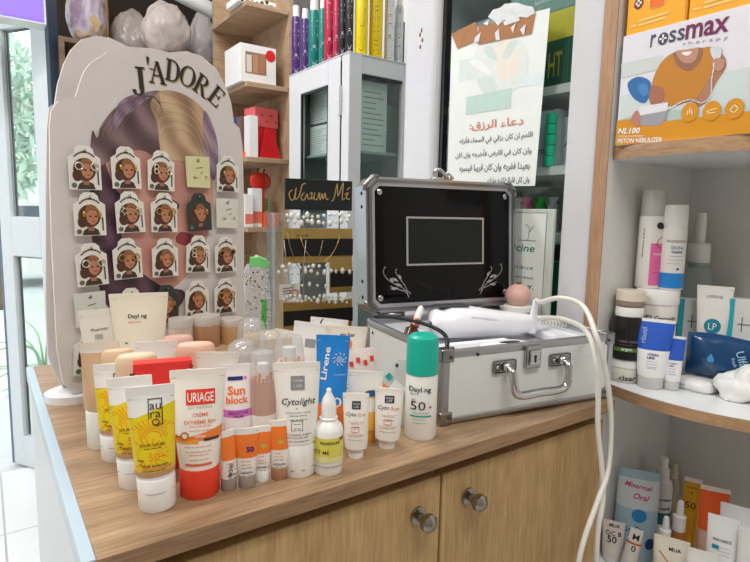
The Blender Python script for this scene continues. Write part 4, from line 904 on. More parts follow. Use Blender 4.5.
# rounded foundation flasks
def flask(P, w, top, label, c, dpt=.5):
    k = ppm(P)*w/2; H = zat(P, top)-P.z
    b = bottle('foundation_flask', label, P, [(0, k*.9, k*.9*dpt), (.003, k, k*dpt), (H*.55, k, k*dpt), (H*.6, k*.97, k*dpt*.97)], mat((232, 214, 196), .4), 0, 0, 'oval foundation flasks', part='flask_body')
    Surf([(H*.6, k*.96, k*dpt*.96), (H*.9, k, k*dpt), (H*.965, k*.95, k*dpt*.92), (H*.992, k*.8, k*dpt*.7), (H, k*.55, k*dpt*.4)]).body('flask_cap', c, b.r); return b
flask(place(197, Y=.735), 41, 342, 'peach capped oval flask behind the white face cream tube', mat((230, 184, 160), .4))
flask(place(180, Y=.80), 32, 335, 'pink capped oval flask partly hidden behind the peach one', mat((228, 180, 164), .4))
flask(place(140, Y=.70), 44, 353, 'beige capped oval flask behind the yellow tubes', mat((226, 198, 166), .4))
flask(place(121, Y=.762), 34, 349, 'beige capped oval flask near the left counter edge', mat((222, 190, 156), .4))
t = tube('hand_cream_tube', 'white tube with small black letter behind the beige flasks', place(157, Y=.745), 341, 30, 43, .12, M_GLOSSW, WT, .9, .10, 1, 2); text(t.s.pt, 'a', t.wb*.55, t.H*.78, t.wb*.14, INK, t.r)
P = place(166, Y=.655); c = carton('red_carton', 'flat red carton standing behind the front cream tubes', P, 61*ppm(P), .018, zat(P, 362)-P.z, mat((226, 44, 36), .45), 2); text(c.mp, 'Q', .031, c.H*.94, .005, INK, c.r)
rect('white_flash', c.mp, -.036, -.031, c.H*.9, c.H*.92, INK, c.r, .0006, 1, 1)
tube('plain_white_tube', 'plain white tube between the red carton and the face cream tube', place(188, Y=.618), 370, 22, 36, .15, M_GLOSSW, WT, .9, .10, 9, 0)
tube('ivory_tube', 'ivory tube with wide crimp just behind the face cream tube', place(214, Y=.695), 352, 26, 44, .15, M_GLOSSW, mat((232, 226, 216), .4), .9, .10, 3, 0)
# clear cups
def cup(P, w, top, label):
    k = ppm(P)*w/2; H = zat(P, top)-P.z
    b = bottle('clear_cup', label, P, [(0, k, k), (H*.55, k, k), (H*.57, k*1.08, k*1.08), (H*.60, k*1.08, k*1.08), (H*.62, k*.92, k*.92), (H*.86, k*.86, k*.86), (H*.95, k*.72, k*.72), (H, k*.4, k*.4)], M_PLASTIC, 0, 0, 'clear plastic cups', cat='cup', part='cup_wall')
    Surf([(.003, k*.9, k*.9), (H*.35, k*.9, k*.9)]).body('powder', mat((226, 208, 194), .7), b.r); return b
cup(place(252, Y=.85), 34, 318, 'clear plastic domed cup behind the sun block tube')
cup(place(243, Y=.74), 38, 340, 'clear plastic domed cup touching the ivory tube')
cup(place(270, Y=.80), 28, 330, 'clear plastic domed cup left of the blue tube')
# tubes behind the blue one
def plain(P, top, wb, wt, label, deco=None, lean=0, turn=0, col=(240, 238, 234), capc=None):
    t = tube('sample_tube', label, P, top, wb, wt, .12, capc or M_GLOSSW, mat(col, .38), .9, .10, lean, turn, 'white tubes behind the blue tube')
    if deco: deco(t)
    return t
plain(place(301, Y=.80), 322, 30, 36, 'white tube leaning right, with grey square, behind the large script tube', lambda t: rect('grey_square', t.s.pt, -t.wb*.3, t.wb*.4, t.H*.70, t.H*.8, mat((150, 152, 158), .35), t.r, .0007, 4, 1), 8, 0)
plain(place(322, Y=.85), 318, 34, 38, 'white tube with black crescent mark in the back rank', lambda t: text(t.s.pt, '( ...', -t.wb*.1, t.H*.9, t.wb*.9, INK, t.r), 6, 0)
plain(place(345, Y=.74), 326, 30, 40, 'cream tube with orange disc between the blue tube and the case', lambda t: (disc('orange_disc', t.s.pt, -t.wb*.05, t.H*.78, .0105, .0105, mat((240, 124, 50), .4), t.r), lines('disc_smile', t.s.pt, [[(-t.wb*.05-.004, t.H*.78+.001), (-t.wb*.05, t.H*.78-.003), (-t.wb*.05+.004, t.H*.78+.001)]], .001, CREAM, t.r, .0012), text(t.s.pt, 'ws bar', t.wb*.05, t.H*.90, t.wb*1.0, INK, t.r)), 1, -8, (236, 228, 214))
plain(place(283, Y=.958), 330, 24, 32, 'small white tube in the back rank left of the crescent tube', None, 10, 0)
t = tube('oval_logo_tube', 'white tube with blue and yellow oval and amber cap behind the small script tubes', place(363, 440), 371, 29, 37, .2, mat((232, 160, 50), .4), mat((240, 238, 230), .38), .85, .10, 1, 0)
H, s, r = t.H, t.s, t.r; disc('yellow_oval', s.pt, t.wb*.48, H*.70, .0105, .0055, mat((236, 200, 60), .4), r, .0007); disc('blue_oval', s.pt, t.wb*.50, H*.71, .0095, .0042, mat((30, 80, 140), .4), r, .0010); s.band('amber_band', H*.2, H*.46, mat((236, 178, 70), .4), r, 88, 0, .0003, 4)
# foil sachets and clear pouch beside the case
def sachet(P, w, h, m, label, lean=0, turn=0, pitch=-12, seed=1, name='sample_sachet'):
    r = thing(name, label, 'sachet', P, face_cam(P)+rad(turn), 'sample sachets beside the case', lean, pitch); rd = random.Random(seed); vs = []; fs = []; n = 8
    for sgn in (-1, 1):
        for j in range(n+1):
            for i in range(n+1):
                u, v = i/n, j/n; b = (sin(pi*u)*sin(pi*v))**.6*.006; vs.append(((u-.5)*w*(1+.02*sin(7*v+seed)), sgn*(b+.0006)+rd.uniform(-.0006, .0006)*(0 < i < n), v*h))
    N = (n+1)**2
    for q in range(2):
        for j in range(n):
            for i in range(n):
                a = q*N+j*(n+1)+i; f = (a, a+1, a+n+2, a+n+1); fs.append(f if q == 0 else f[::-1])
    T1 = T(); T1.r = r; T1.body = mesh('pouch', vs, fs, m, r, True); T1.mp = lambda x, z, e=.0005: V((x, -(max(0, sin(pi*(x/w+.5))*sin(pi*z/h))**.6*.006+.0016+e), z)); T1.w = w; T1.h = h; return T1
q = sachet(place(355, 408, z=.94), .046, .075, mat((236, 234, 232), .3, bump=.3, scale=80), 'white foil sachet with dark lettering between blue tube and case', 10, 0, -10, 2)
q.r.location = place(352, Y=.66); q.r.rotation_euler.x = rad(-8); q.body.scale = (1, 1, 1)
text(q.mp, 'santé', 0, q.h*.72, q.w*.8, mat((70, 80, 110), .4), q.r, rot=-8)
q = sachet(place(367, Y=.69), .05, .10, mat((228, 214, 208), .3, bump=.3, scale=80), 'crumpled sachet with red print near the case corner', -6, 10, -8, 4)
for i in range(4): rect('red_print', q.mp, -.02+.011*i, -.014+.011*i, q.h*(.74+.05*(i % 2)), q.h*(.82+.05*(i % 2)), mat((210, 60, 50), .4), q.r, .001, 2, 1)
q = sachet(place(391, Y=.625), .052, .098, clear('pouch_film', (238, 240, 240), .15, .42, .15), 'clear pouch with white tag and teal diamond beside the turquoise capped bottle', 4, -6, -4, 6, 'clear_pouch')
poly('teal_diamond', q.mp, [(-.016, q.h*.74), (-.009, q.h*.68), (-.003, q.h*.75), (-.010, q.h*.81)][::1], mat((30, 160, 160), .4), q.r, .0014); poly('white_tag', q.mp, [(-.012, q.h*.52), (.010, q.h*.42), (.018, q.h*.60), (.0, q.h*.72)], mat((232, 232, 230), .4), q.r, .001); poly('orange_tag', q.mp, [(-.022, q.h*.48), (-.006, q.h*.42), (-.012, q.h*.62), (-.018, q.h*.64)], mat((236, 130, 70), .4), q.r, .001)
lines('tag_print', q.mp, [[(-.006+.003*i, q.h*(.50+.03*i)), (.006+.003*i, q.h*(.46+.03*i))] for i in range(4)], .0007, GREY, q.r, .0016); rect('pouch_mark', q.mp, -.002, .002, q.h*.9, q.h*.95, INK, q.r, .001, 1, 1)
pb = thing('bead_bunch', 'bunch of small white beads on the counter beside the green capped bottle', 'beads', place(400, 424))
rd = random.Random(2)
for i in range(16): ball('bead', (rd.uniform(-.008, .006), rd.uniform(-.003, .010), .0035+rd.choice((0, 0, .005, .010, .015, .02))), .0033, M_GLOSSW, pb, 1)
pk = thing('tag_with_ring', 'small dark blue knotted pouch beside the wooden box', 'pouch', place(81, 391))
Surf([(0, .010, .008), (.004, .017, .012), (.014, .016, .012), (.022, .008, .006), (.026, .005, .004), (.032, .011, .007), (.034, .008, .004)]).body('pouch', mat((60, 66, 92), .7, bump=.5, scale=120), pk, 14)

# ================================================================== right shelf unit: nebuliser boxes
def wallbox(name, label, X, y0, y1, z, h, d, m, group=None):     # a carton facing -X; local x runs towards the viewer's right (decreasing Y)
    r = thing(name, label, 'box', (X, (y0+y1)/2, z), -pi/2, group); w = abs(y1-y0); T1 = T(); T1.r = r; T1.w = w; T1.H = h; T1.mp = flat(0)
    T1.body = box('carton', (-w/2, 0, 0), (w/2, d, h), m, r, .001, 1); return T1
nb = wallbox('nebulizer_box', 'white nebulizer carton with orange strip and purple brand name on top shelf', .948, .592, .33, 1.3795, .190, .11, mat((226, 224, 232), .4)); w, H, r, mp = nb.w, nb.H, nb.r, nb.mp; L = -w/2
AMB = mat((216, 146, 20), .42); VIO = mat((112, 20, 78), .42); SLATE = mat((74, 66, 92), .42)
rect('orange_strip', mp, L, w/2, .0005, H*.175, AMB, r, .0016, 1, 1); rect('orange_tab', mp, L, L+.042, H*.17, H*.235, AMB, r, .0014, 1, 1)
NBX = .948; NBY = (.592+.33)/2
def nb_(cx, cy):   # crop pixel of the printed face -> face coordinates
    p = onx(590+cx/3.125, cy/3.125, NBX); return (NBY-p.y, p.z-1.3795)
def nbt(s, a, b, h, m, **k):
    p, q = nb_(*a), nb_(*b); text(mp, s, (p[0]+q[0])/2, (p[1]+q[1])/2, sqrt((q[0]-p[0])**2+(q[1]-p[1])**2), m, r, h=h, rot=math.degrees(atan2(q[1]-p[1], q[0]-p[0])), **k)
nbt('NL100', (90, 410), (158, 408), .010, M_GLOSSW, bold=.03, shear=.15, e=.0022); nbt('COMPACT & EFFICIENT', (90, 427), (170, 425), .003, M_GLOSSW, bold=0, e=.0022); nbt('PISTON NEBULIZER', (88, 441), (228, 436), .008, M_GLOSSW, bold=.02, e=.0022)
nbt('r', (190, 129), (206, 126), .021, SLATE, bold=.01); nbt('ss', (248, 116), (297, 104), .019, SLATE, bold=.01); nbt('max', (300, 102), (436, 74), .023, VIO, bold=.02); nbt('t h e r a p y', (290, 139), (432, 118), .007, mat((140, 136, 154), .4), bold=0)
cc_ = nb_(229, 121); disc('brand_cross_disc', mp, cc_[0], cc_[1], .0088, .0100, SLATE, r, .0009); rect('brand_cross', mp, cc_[0]-.0062, cc_[0]+.0062, cc_[1]-.0014, cc_[1]+.0014, M_GLOSSW, r, .0012, 1, 1); rect('brand_cross', mp, cc_[0]-.0014, cc_[0]+.0014, cc_[1]-.0066, cc_[1]+.0066, M_GLOSSW, r, .0012, 1, 1)
# printed photo of a seated person with the device, as flat shapes
def pp(pts, c, e, sm=True): return poly('photo_print', mp, smooth2([nb_(*p) for p in pts], 4) if sm else [nb_(*p) for p in pts], mat(c, .45), r, e)
pp([(92, 385), (97, 300), (300, 250), (498, 210), (498, 360), (250, 398)], (206, 216, 216), .0005, False); pp([(98, 200), (228, 172), (220, 215), (100, 245)], (206, 212, 208), .0006, False); pp([(97, 372), (180, 350), (330, 340), (300, 372), (190, 392), (95, 392)], (176, 198, 192), .0007, False)
pp([(118, 262), (150, 240), (186, 252), (192, 285), (172, 322), (135, 305)], (44, 108, 170), .0009); pp([(150, 268), (176, 262), (184, 290), (164, 300)], (70, 134, 190), .0011)
pp([(375, 245), (392, 190), (404, 165), (422, 180), (424, 212), (398, 255), (362, 318), (338, 334), (322, 322), (350, 285)], (176, 122, 96), .0010)
pp([(196, 272), (204, 232), (228, 190), (262, 165), (300, 160), (352, 150), (384, 150), (392, 195), (376, 240), (345, 292), (326, 312), (240, 330), (230, 286)], (196, 128, 36), .0013)
pp([(196, 268), (232, 280), (228, 318), (196, 330), (186, 300)], (166, 108, 84), .0016)
pp([(262, 166), (300, 158), (350, 150), (346, 190), (312, 222), (276, 206)], (150, 100, 80), .0016); pp([(270, 162), (300, 156), (340, 152), (332, 186), (312, 198), (288, 192)], (190, 140, 116), .0019); pp([(288, 166), (304, 162), (320, 162), (312, 172), (300, 174)], (240, 232, 228), .0021)
pp([(378, 152), (406, 146), (412, 172), (398, 190), (384, 180)], (212, 214, 220), .0019); pp([(382, 190), (408, 182), (424, 196), (408, 224), (386, 214)], (190, 140, 116), .0021)
pp([(156, 334), (246, 320), (244, 346), (156, 362)], (228, 226, 232), .0021, False); pp([(156, 362), (244, 346), (238, 374), (214, 394), (160, 392)], (156, 158, 166), .0019, False); pp([(128, 376), (146, 346), (158, 360), (158, 392), (140, 392)], (184, 128, 104), .0023)
lines('photo_hose', mp, [[p for p in smooth2([nb_(*q) for q in [(246, 336), (290, 318), (320, 312), (352, 322), (378, 300), (382, 250), (378, 200)]], 4)[:24]]], .0018, mat((232, 232, 234), .4), r, .0025)
for i, q in enumerate(((314, 351), (382, 347), (453, 340))):
    ic = nb_(*q); disc('round_icon', mp, ic[0], ic[1], .0135, .0152, AMB, r, .0027, 22)
    lines('icon_print', mp, [[(ic[0]+u[0]*.001, ic[1]+u[1]*.001) for u in L_] for L_ in ([[(0, 7), (0, -2)], [(-4, -4), (-3, 3)], [(4, -4), (3, 3)]], [[(-7, 0), (7, 3)], [(-6, -3), (5, -3)]], [[(-6, -2), (0, 6), (6, -1), (0, -6), (-6, -2)]])[i]], .0016, mat((244, 226, 180), .4), r, .0031)
rect('box_edge', mp, w/2-.0225, w/2-.0215, 0, H*.2, mat((180, 110, 20), .5), r, .0008, 1, 1)
for i, (y0, y1, side) in enumerate(((.590, .486, 'left'), (.483, .36, 'right'))):
    yb = wallbox('medicine_box', ('yellow device carton with red cross disc, above the nebulizer carton beside the wood panel', 'yellow device carton with orange cup picture, right above the brand name')[i], .952, y0, y1, 1.5698, .15, .09, mat((244, 172, 28), .4), 'yellow cartons on the nebulizer carton')
    w2 = yb.w; rect('dark_edge', yb.mp, w2/2-.003, w2/2, 0, .15, mat((214, 130, 20), .4), yb.r, .0005, 1, 1); disc('cross_disc', yb.mp, -w2/2+.020, .050, .0085, .0095, mat((120, 20, 36), .4), yb.r); rect('cross', yb.mp, -w2/2+.0145, -w2/2+.0255, .0483, .0523, M_GLOSSW, yb.r, .001, 1, 1); rect('cross', yb.mp, -w2/2+.018, -w2/2+.022, .0445, .0560, M_GLOSSW, yb.r, .001, 1, 1)
    poly('cup_picture', yb.mp, [(-.010, .035), (.012, .034), (.016, .045), (.016, .09), (-.014, .09), (-.014, .045)], mat((250, 206, 150), .4), yb.r, .0007); poly('cup_liquid', yb.mp, [(-.010, .036), (.012, .035), (.014, .044), (.014, .058), (-.012, .056), (-.012, .045)], mat((240, 110, 20), .4), yb.r, .001)
    lines('print_lines', yb.mp, [[(-w2/2+.024, .020), (w2/2-.03, .021)], [(-w2/2+.024, .013), (w2/2-.034, .014)], [(-w2/2+.008, .014), (-w2/2+.018, .014)]], .0035, mat((250, 206, 120), .4), yb.r)

# ---------------------------------------------------------------- middle shelf
def rspot(x, X, z=.94, yref=385): p = onx(x, yref, X); return V((p.x, p.y, z+.0006))
def sjar(name, label, P, w, z1, m, lidm, lidf=.3, group=None, lidw=1.03):
    k = ppm(P)*w/2; H = z1-P.z
    b = bottle(name, label, P, [(0, k*.94, k*.94), (.002, k, k), (H*(1-lidf)-.003, k, k), (H*(1-lidf), k*.96, k*.96)], m, 0, 0, group, cat='jar', part='jar_body')
    Surf([(H*(1-lidf), k*lidw, k*lidw), (H*.97, k*lidw, k*lidw), (H, k*lidw*.96, k*lidw*.96)]).body('lid', lidm, b.r); b.k = k; return b
P0 = ony(624, 383, .570); P0.z = .9406; zA = zat(P0, 357); zB = zat(P0, 306); zC = zat(P0, 290)
b = sjar('cream_jar', 'small clear and white jar at the bottom of the jar stack', P0, 29, zA-.0005, mat((226, 222, 210), .4), M_GLOSSW, .36); text(b.s.pt, 'clear', b.k*.2, b.H*.33, b.k*1.1, INK, b.r); fine(b.s.pt, 0, b.H*.18, b.k*1.4, 1, .004, INK, b.r)
b = sjar('hair_mask_jar', 'large black jar with white rim stacked between two small jars', V((P0.x, P0.y, zA)), 35, zB-.0005, mat((24, 24, 26), .22), M_GLOSSW, .17, lidw=.82)
text(b.s.pt, 'HAIR MASK', b.k*.1, b.H*.44, b.k*1.1, mat((150, 120, 140), .4), b.r, bold=0); rect('green_stripe', b.s.pt, -b.k*.7, b.k*.8, b.H*.20, b.H*.29, mat((70, 110, 40), .4), b.r, .0006, 10, 1); text(b.s.pt, 'argan', 0, b.H*.245, b.k*.6, M_GLOSSW, b.r); fine(b.s.pt, 0, b.H*.36, b.k*1.0, 1, .004, GREY, b.r)
b = sjar('balm_jar', 'small brown jar with cream lid on top of the black jar', V((P0.x, P0.y, zB)), 29, zC, mat((150, 132, 120), .4), mat((226, 214, 196), .4), .62); lines('lid_mark', lambda x, z, e: V((x, z, b.H+.0006)), [[(-.006, .004), (.003, -.004)], [(-.002, -.006), (.006, .001)]], .0015, INK, b.r)
P1_ = ony(651, 375, .556); P1_.z = .9406; zD = zat(P1_, 322); zE = zat(P1_, 288)
sjar('wide_jar', 'wide white jar at the back carrying another wide jar', P1_, 40, zD-.0005, M_GLOSSW, M_GLOSSW, .35)
b = sjar('lettered_jar', 'wide white jar with black lettering under the two spray bottles', V((P1_.x, P1_.y, zD)), 43, zE, mat((232, 228, 220), .4), M_GLOSSW, .42); text(b.s.pt, 'E2 Gerovit', b.k*.22, b.H*.36, b.k*1.3, INK, b.r, bold=.01); fine(b.s.pt, b.k*.3, b.H*.14, b.k*.9, 1, .004, GREY, b.r)
zT = zE+.0005
def slim(P, w, top, label, bodyc, rows=None):
    k = ppm(P)*w/2; H = zat(P, top)-P.z
    b = bottle('spray_bottle', label, P, [(0, k*.95, k*.95), (.002, k, k), (H*.72, k, k), (H*.735, k*.97, k*.97)], bodyc); b.k = k
    return b
pa = V((P1_.x-.008, P1_.y+.017, zT)); b = slim(pa, 27, 190, 'tall white and pink pump bottle standing on the lettered jar', WT); k, H = b.k, b.H/.735
Surf([(H*.735, k*.90, k*.90), (H*.77, k*.95, k*.95), (H*.79, k*.93, k*.93), (H*.99, k*.91, k*.91), (H, k*.85, k*.85)]).body('clear_cap', clear('cap_film', (236, 234, 230), .15, .55, .2), b.r); Surf([(H*.735, k*.5, k*.5), (H*.9, k*.5, k*.5)]).body('pump', M_WHITE, b.r)
b.s.band('pink_label', H*.03, H*.46, mat((232, 110, 168), .4), b.r, 32, 32, .0004, 4); text(b.s.pt, 'dermo plus', -k*.55, H*.46, H*.30, INK, b.r, rot=90, h=k*.14); text(b.s.pt, 'e', k*.55, H*.64, k*.5, INK, b.r, bold=.05); lines('arc_mark', b.s.pt, [[(k*.75, H*.53), (k*.45, H*.49), (k*.42, H*.44), (k*.7, H*.41)]], .001, mat((120, 40, 60), .4), b.r, .001); text(b.s.pt, 'PINK', k*.55, H*.35, k*.6, M_GLOSSW, b.r, e=.001); fine(b.s.pt, k*.55, H*.27, k*.6, 3, .01, mat((120, 30, 70), .4), b.r, e=.001)
pc = V((P1_.x+.006, P1_.y-.019, zT)); b = slim(pc, 26, 205, 'white and blue skin spray bottle standing on the lettered jar', WT); k, H = b.k, b.H/.735
Surf([(H*.735, k*.93, k*.93), (H*.75, k*.97, k*.97), (H*.985, k*.95, k*.95), (H, k*.88, k*.88)]).body('cap', M_GLOSSW, b.r)
b.s.band('blue_label', H*.02, H*.20, mat((34, 134, 214), .4), b.r, 75, 0, .0004, 3); text(b.s.pt, 'PHODERM', k*.2, H*.575, k*1.4, GREY, b.r, bold=0); text(b.s.pt, 'SKIN', k*.25, H*.50, k*.85, mat((60, 130, 190), .4), b.r, bold=0); text(b.s.pt, 'CLEAR', k*.3, H*.45, k*.8, mat((40, 70, 120), .4), b.r, bold=.03); fine(b.s.pt, k*.2, H*.40, k*1.2, 3, .007, GREY, b.r); disc('blue_drop', b.s.pt, k*.45, H*.25, .0022, .0022, mat((30, 80, 180), .4), b.r)
# clear spray bottle with teal label
P = rspot(690, 1.20, .94, 350); k = ppm(P)*34/2; H = zat(P, 213)-P.z
b = bottle('mist_bottle', 'clear spray bottle with dark teal label at the back of the shelf', P, [(0, k*.95, k*.95), (.003, k, k), (H*.52, k, k), (H*.60, k*.93, k*.93), (H*.66, k*.62, k*.62), (H*.685, k*.5, k*.5)], clear('bottle_film', (232, 240, 240), .18, .22, .06))
b.s.band('teal_label', H*.12, H*.36, mat((20, 110, 104), .4), b.r, 95, 20, .0005, 3); text(b.s.pt, 'Sebium', k*.1, H*.325, k*.9, mat((170, 220, 210), .4), b.r)
Surf([(H*.69, k*.66, k*.66), (H*.695, k*.68, k*.68), (H*.80, k*.66, k*.66), (H*.81, k*.60, k*.60)]).body('collar', M_GLOSSW, b.r); Surf([(H*.81, k*.30, k*.30), (H*.985, k*.29, k*.29), (H, k*.24, k*.24)]).body('nozzle', M_GLOSSW, b.r); Surf([(H*.655, k*.55, k*.55), (H*.69, k*.62, k*.62)]).body('seal_ring', mat((150, 170, 168), .3), b.r)
# tubes in front
def blue_tube(P, top, wb, wt, label):
    t = tube('moisturiser_tube', label, P, top, wb, wt, .17, mat((206, 206, 204), .3), mat((240, 240, 240), .38), .92, .05, 0, -4, 'blue and white moisturiser tubes'); H, s, r = t.H, t.s, t.r
    s.band('blue_print', H*.56, H*.955, mat((40, 92, 196), .4), r, 90, 0, .0003, 6); text(s.pt, 'rilastil', -t.wb*.68, H*.76, H*.22, mat((170, 196, 236), .4), r, rot=88); text(s.pt, 'HYDRA', t.wb*.1, H*.50, t.wb*.75, mat((40, 44, 120), .4), r, bold=.03); text(s.pt, 'LIKE', -t.wb*.05, H*.455, t.wb*.5, mat((40, 44, 120), .4), r, bold=.03); fine(s.pt, t.wb*.05, H*.40, t.wb*.9, 3, .005, mat((60, 90, 180), .4), r); fine(s.pt, t.wb*.05, H*.30, t.wb*.8, 1, .005, mat((60, 90, 180), .4), r)
    return t
blue_tube(onz(650, 386, .9406), 319, 29, 40, 'larger blue and white moisturiser tube at the curved shelf edge'); blue_tube(rspot(671, 1.02, .94, 384), 336, 18, 22, 'smaller blue and white moisturiser tube tucked behind the larger one')
def wbox(P, w, top, label, turn=0):
    H = zat(P, top)-P.z; ww = w*ppm(P); c = carton('cream_box', label, P, ww, .03, H, mat((226, 228, 226), .4), turn, 0, 'white and teal cream boxes'); rect('teal_side', c.mp, -ww/2, -ww*.36, 0, H, mat((40, 176, 190), .4), c.r, .0005, 1, 1)
    lines('cross_mark', c.mp, [[(-ww*.25, H*.72), (-ww*.02, H*.72)], [(-ww*.14, H*.64), (-ww*.14, H*.80)], [(-ww*.05, H*.72), (ww*.3, H*.73)]], .0016, mat((90, 96, 100), .4), c.r); lines('cross_fill', c.mp, [[(-ww*.22, H*.72), (-ww*.06, H*.72)]], .004, mat((200, 204, 206), .4), c.r, .0005)
    for i, s_ in enumerate(('crème', 'hydratante', 'visage')): text(c.mp, s_, -ww*.2+len(s_)*.0016, H*(.48-.11*i), len(s_)*.0032, INK, c.r, bold=.02)
    return c
wbox(rspot(693, 1.135, .94, 366), 39, 300, 'white and teal cream box left of the round logo tube', 6); wbox(rspot(743, 1.135, .94, 366), 40, 300, 'white and teal cream box at the right edge behind the blue pack', 4)
t = tube('face_care_tube', 'white tube with round turquoise logo between the two teal boxes', rspot(708, 1.115, .94, 368), 286, 25, 37, .14, M_GLOSSW, mat((240, 238, 234), .36), .9, .05, 0, 0); text(t.s.pt, 'LIERENE', 0, t.H*.895, t.wb*1.3, GREY, t.r, bold=0); disc('round_logo', t.s.pt, t.wb*.02, t.H*.60, t.wb*.66, t.wb*.70, mat((24, 138, 160), .4), t.r, .0008, 26); text(t.s.pt, 'LP', t.wb*.02, t.H*.60, t.wb*.62, M_GLOSSW, t.r, e=.0018, bold=0, h=t.wb*.62)
# blue wipes pack standing in front of them
P = onz(722, 384); wp_ = thing('wipes_pack', 'dark blue shiny wipes pack lying on its side in front of the boxes', 'pack', (1.0, P.y, .94), face_cam(P)-rad(6)); kk = ppm(P)
P = V((1.085, onx(724, 372, 1.085).y, .962)); wp_.location = P; fc_ = carton('flat_carton', 'low white carton under the blue wipes pack', V((P.x-.006, P.y+.002, .9402)), .10, .03, .021, mat((214, 216, 216), .45)); vs = []; fs = []; n = 14; ww, hh = .125, .078
for sgn in (-1, 1):
    for j in range(n+1):
        for i in range(n+1):
            u, v = i/n, j/n; b_ = (max(0, sin(pi*u))*max(0, sin(pi*v)))**.35*.019; vs.append(((u-.5)*ww, sgn*b_+.003*sin(9*u+4*v)*(0 < i < n and 0 < j < n), .002+v*hh+.003*sin(5*u)*v))
N = (n+1)**2
for q in range(2):
    for j in range(n):
        for i in range(n): a = q*N+j*(n+1)+i; f = (a, a+1, a+n+2, a+n+1); fs.append(f if q == 0 else f[::-1])
mesh('film', vs, fs, mat((16, 66, 112), .18, coat=.4, bump=.3, scale=60), wp_, True)
fm = lambda x, z, e=.0005: V((x, -(max(0, sin(pi*(x/ww+.5)))*max(0, sin(pi*min(1, z/hh))))**.35*.019-.004-e, z)); text(fm, 'Ulfas', .028, .044, .034, mat((150, 190, 216), .4), wp_, rot=-70); text(fm, 'fresh', .016, .040, .016, mat((150, 190, 216), .4), wp_, rot=-70); poly('drop_mark', fm, [(-.024, .034), (-.016, .034), (-.014, .040), (-.020, .050), (-.026, .040)], mat((60, 150, 210), .4), wp_, .001)
# white rounded soap box
P = onz(695, 389, .9406); sb = thing('soap_case', 'white rounded plastic case lying on the shelf in front of the blue pack', 'case', P, face_cam(P)-rad(24)); Surf([(0, .030, .018), (.003, .034, .021), (.010, .035, .022), (.017, .032, .019), (.021, .022, .012), (.022, .010, .005)]).body('shell', mat((234, 234, 234), .3), sb, 28, exp=2.8); text(lambda x, z, e=.0005: V((x, -.021-e, z)), 'dove', -.016, .010, .014, mat((70, 110, 160), .4), sb)
# crumpled white wrapper
P = onz(736, 401); wr = thing('white_wrapper', 'crumpled white plastic wrapper at the right end of the shelf', 'wrapper', V((P.x+.012, P.y, .9408)), face_cam(P)); rd = random.Random(11); bm = bmesh.new(); bmesh.ops.create_icosphere(bm, subdivisions=4, radius=1)
from mathutils import noise as NZ
for v in bm.verts:
    p = v.co.copy(); q = 1+.55*NZ.noise(p*1.3+V((3, 1, 0)))+.10*NZ.noise(p*4); v.co = V((p.x*.034*q, p.y*.022*q, max(0.0, .018+p.z*.034*q+.010*p.x)))
bm_obj('film', bm, mat((232, 232, 230), .35, bump=.5, scale=40), wr, True)

# ---------------------------------------------------------------- lower compartment (tops only reach the frame)
zl = .5615
def lspot(x, X, z=zl, yref=545): p = onx(x, yref, X); return V((p.x, p.y, z))
def lsy(x, Y, z=zl, yref=540): p = ony(x, yref, Y); return V((p.x, p.y, z))
P = lsy(634, .56); k = ppm(P); H = zat(P, 470)-P.z
q = thing('refill_pouch', 'light blue refill pouch with pink lettering in the lower compartment', 'pouch', P, face_cam(P)+rad(4)); ww = 47*k; sp = Surf([(0, ww*.5, .03), (H*.3, ww*.5, .03), (H*.7, ww*.48, .018), (H*.93, ww*.46, .004), (H, ww*.46, .001)]); sp.body('pouch', mat((170, 200, 214), .25, bump=.2, scale=30), q, 28)
zf = lambda y: zat(P, y)-P.z
sp.band('clear_corner', zf(505), zf(478), mat((214, 222, 226), .3), q, 80, 0, .0006, 6); text(sp.pt, 'Mixarmal', .0, zf(484), ww*.62, mat((206, 40, 140), .4), q, shear=.3, bold=.02, rot=-4, e=.0012); text(sp.pt, 'Oral', .006, zf(493), ww*.36, mat((206, 40, 140), .4), q, shear=.3, bold=.02, rot=-4, e=.0012); disc('blue_splash', sp.pt, .004, zf(510), ww*.17, .013, mat((40, 140, 204), .4), q, .001); text(sp.pt, 'soft', -.006, zf(523), ww*.4, mat((60, 110, 160), .4), q); disc('navy_seal', sp.pt, ww*.33, zf(535), ww*.11, .012, mat((40, 60, 120), .4), q, .001)
def pump(P, w, top, label, m, capm=M_GLOSSW, band=None):
    k = ppm(P)*w/2; H = zat(P, top)-P.z; b = bottle('pump_bottle', label, P, [(0, k*.95, k*.95), (.003, k, k), (H*.64, k, k), (H*.72, k*.86, k*.86), (H*.77, k*.5, k*.5)], m); Surf([(H*.76, k*.6, k*.6), (H*.87, k*.6, k*.6), (H*.88, k*.4, k*.4), (H*.98, k*.42, k*.42), (H, k*.36, k*.36)]).body('pump_head', capm, b.r); b.k = k; b.H = H
    if band: b.s.band('label_band', H*band[0], H*band[1], mat(band[2], .4), b.r, 90, 0, .0004, 3)
    return b
b = pump(lsy(657, .56), 24, 457, 'white pump bottle with teal label behind the light blue pouch', WT, band=(.24, .38, (40, 110, 120))); text(b.s.pt, 'L.armée', b.k*.2, b.H*.54, b.k*1.3, INK, b.r, bold=.02); text(b.s.pt, 'MARINE', b.k*.2, b.H*.43, b.k*1.3, INK, b.r)
pump(lsy(668, .578), 16, 463, 'slender beige bottle behind the white pump bottle', mat((196, 184, 160), .4), mat((222, 214, 190), .4))
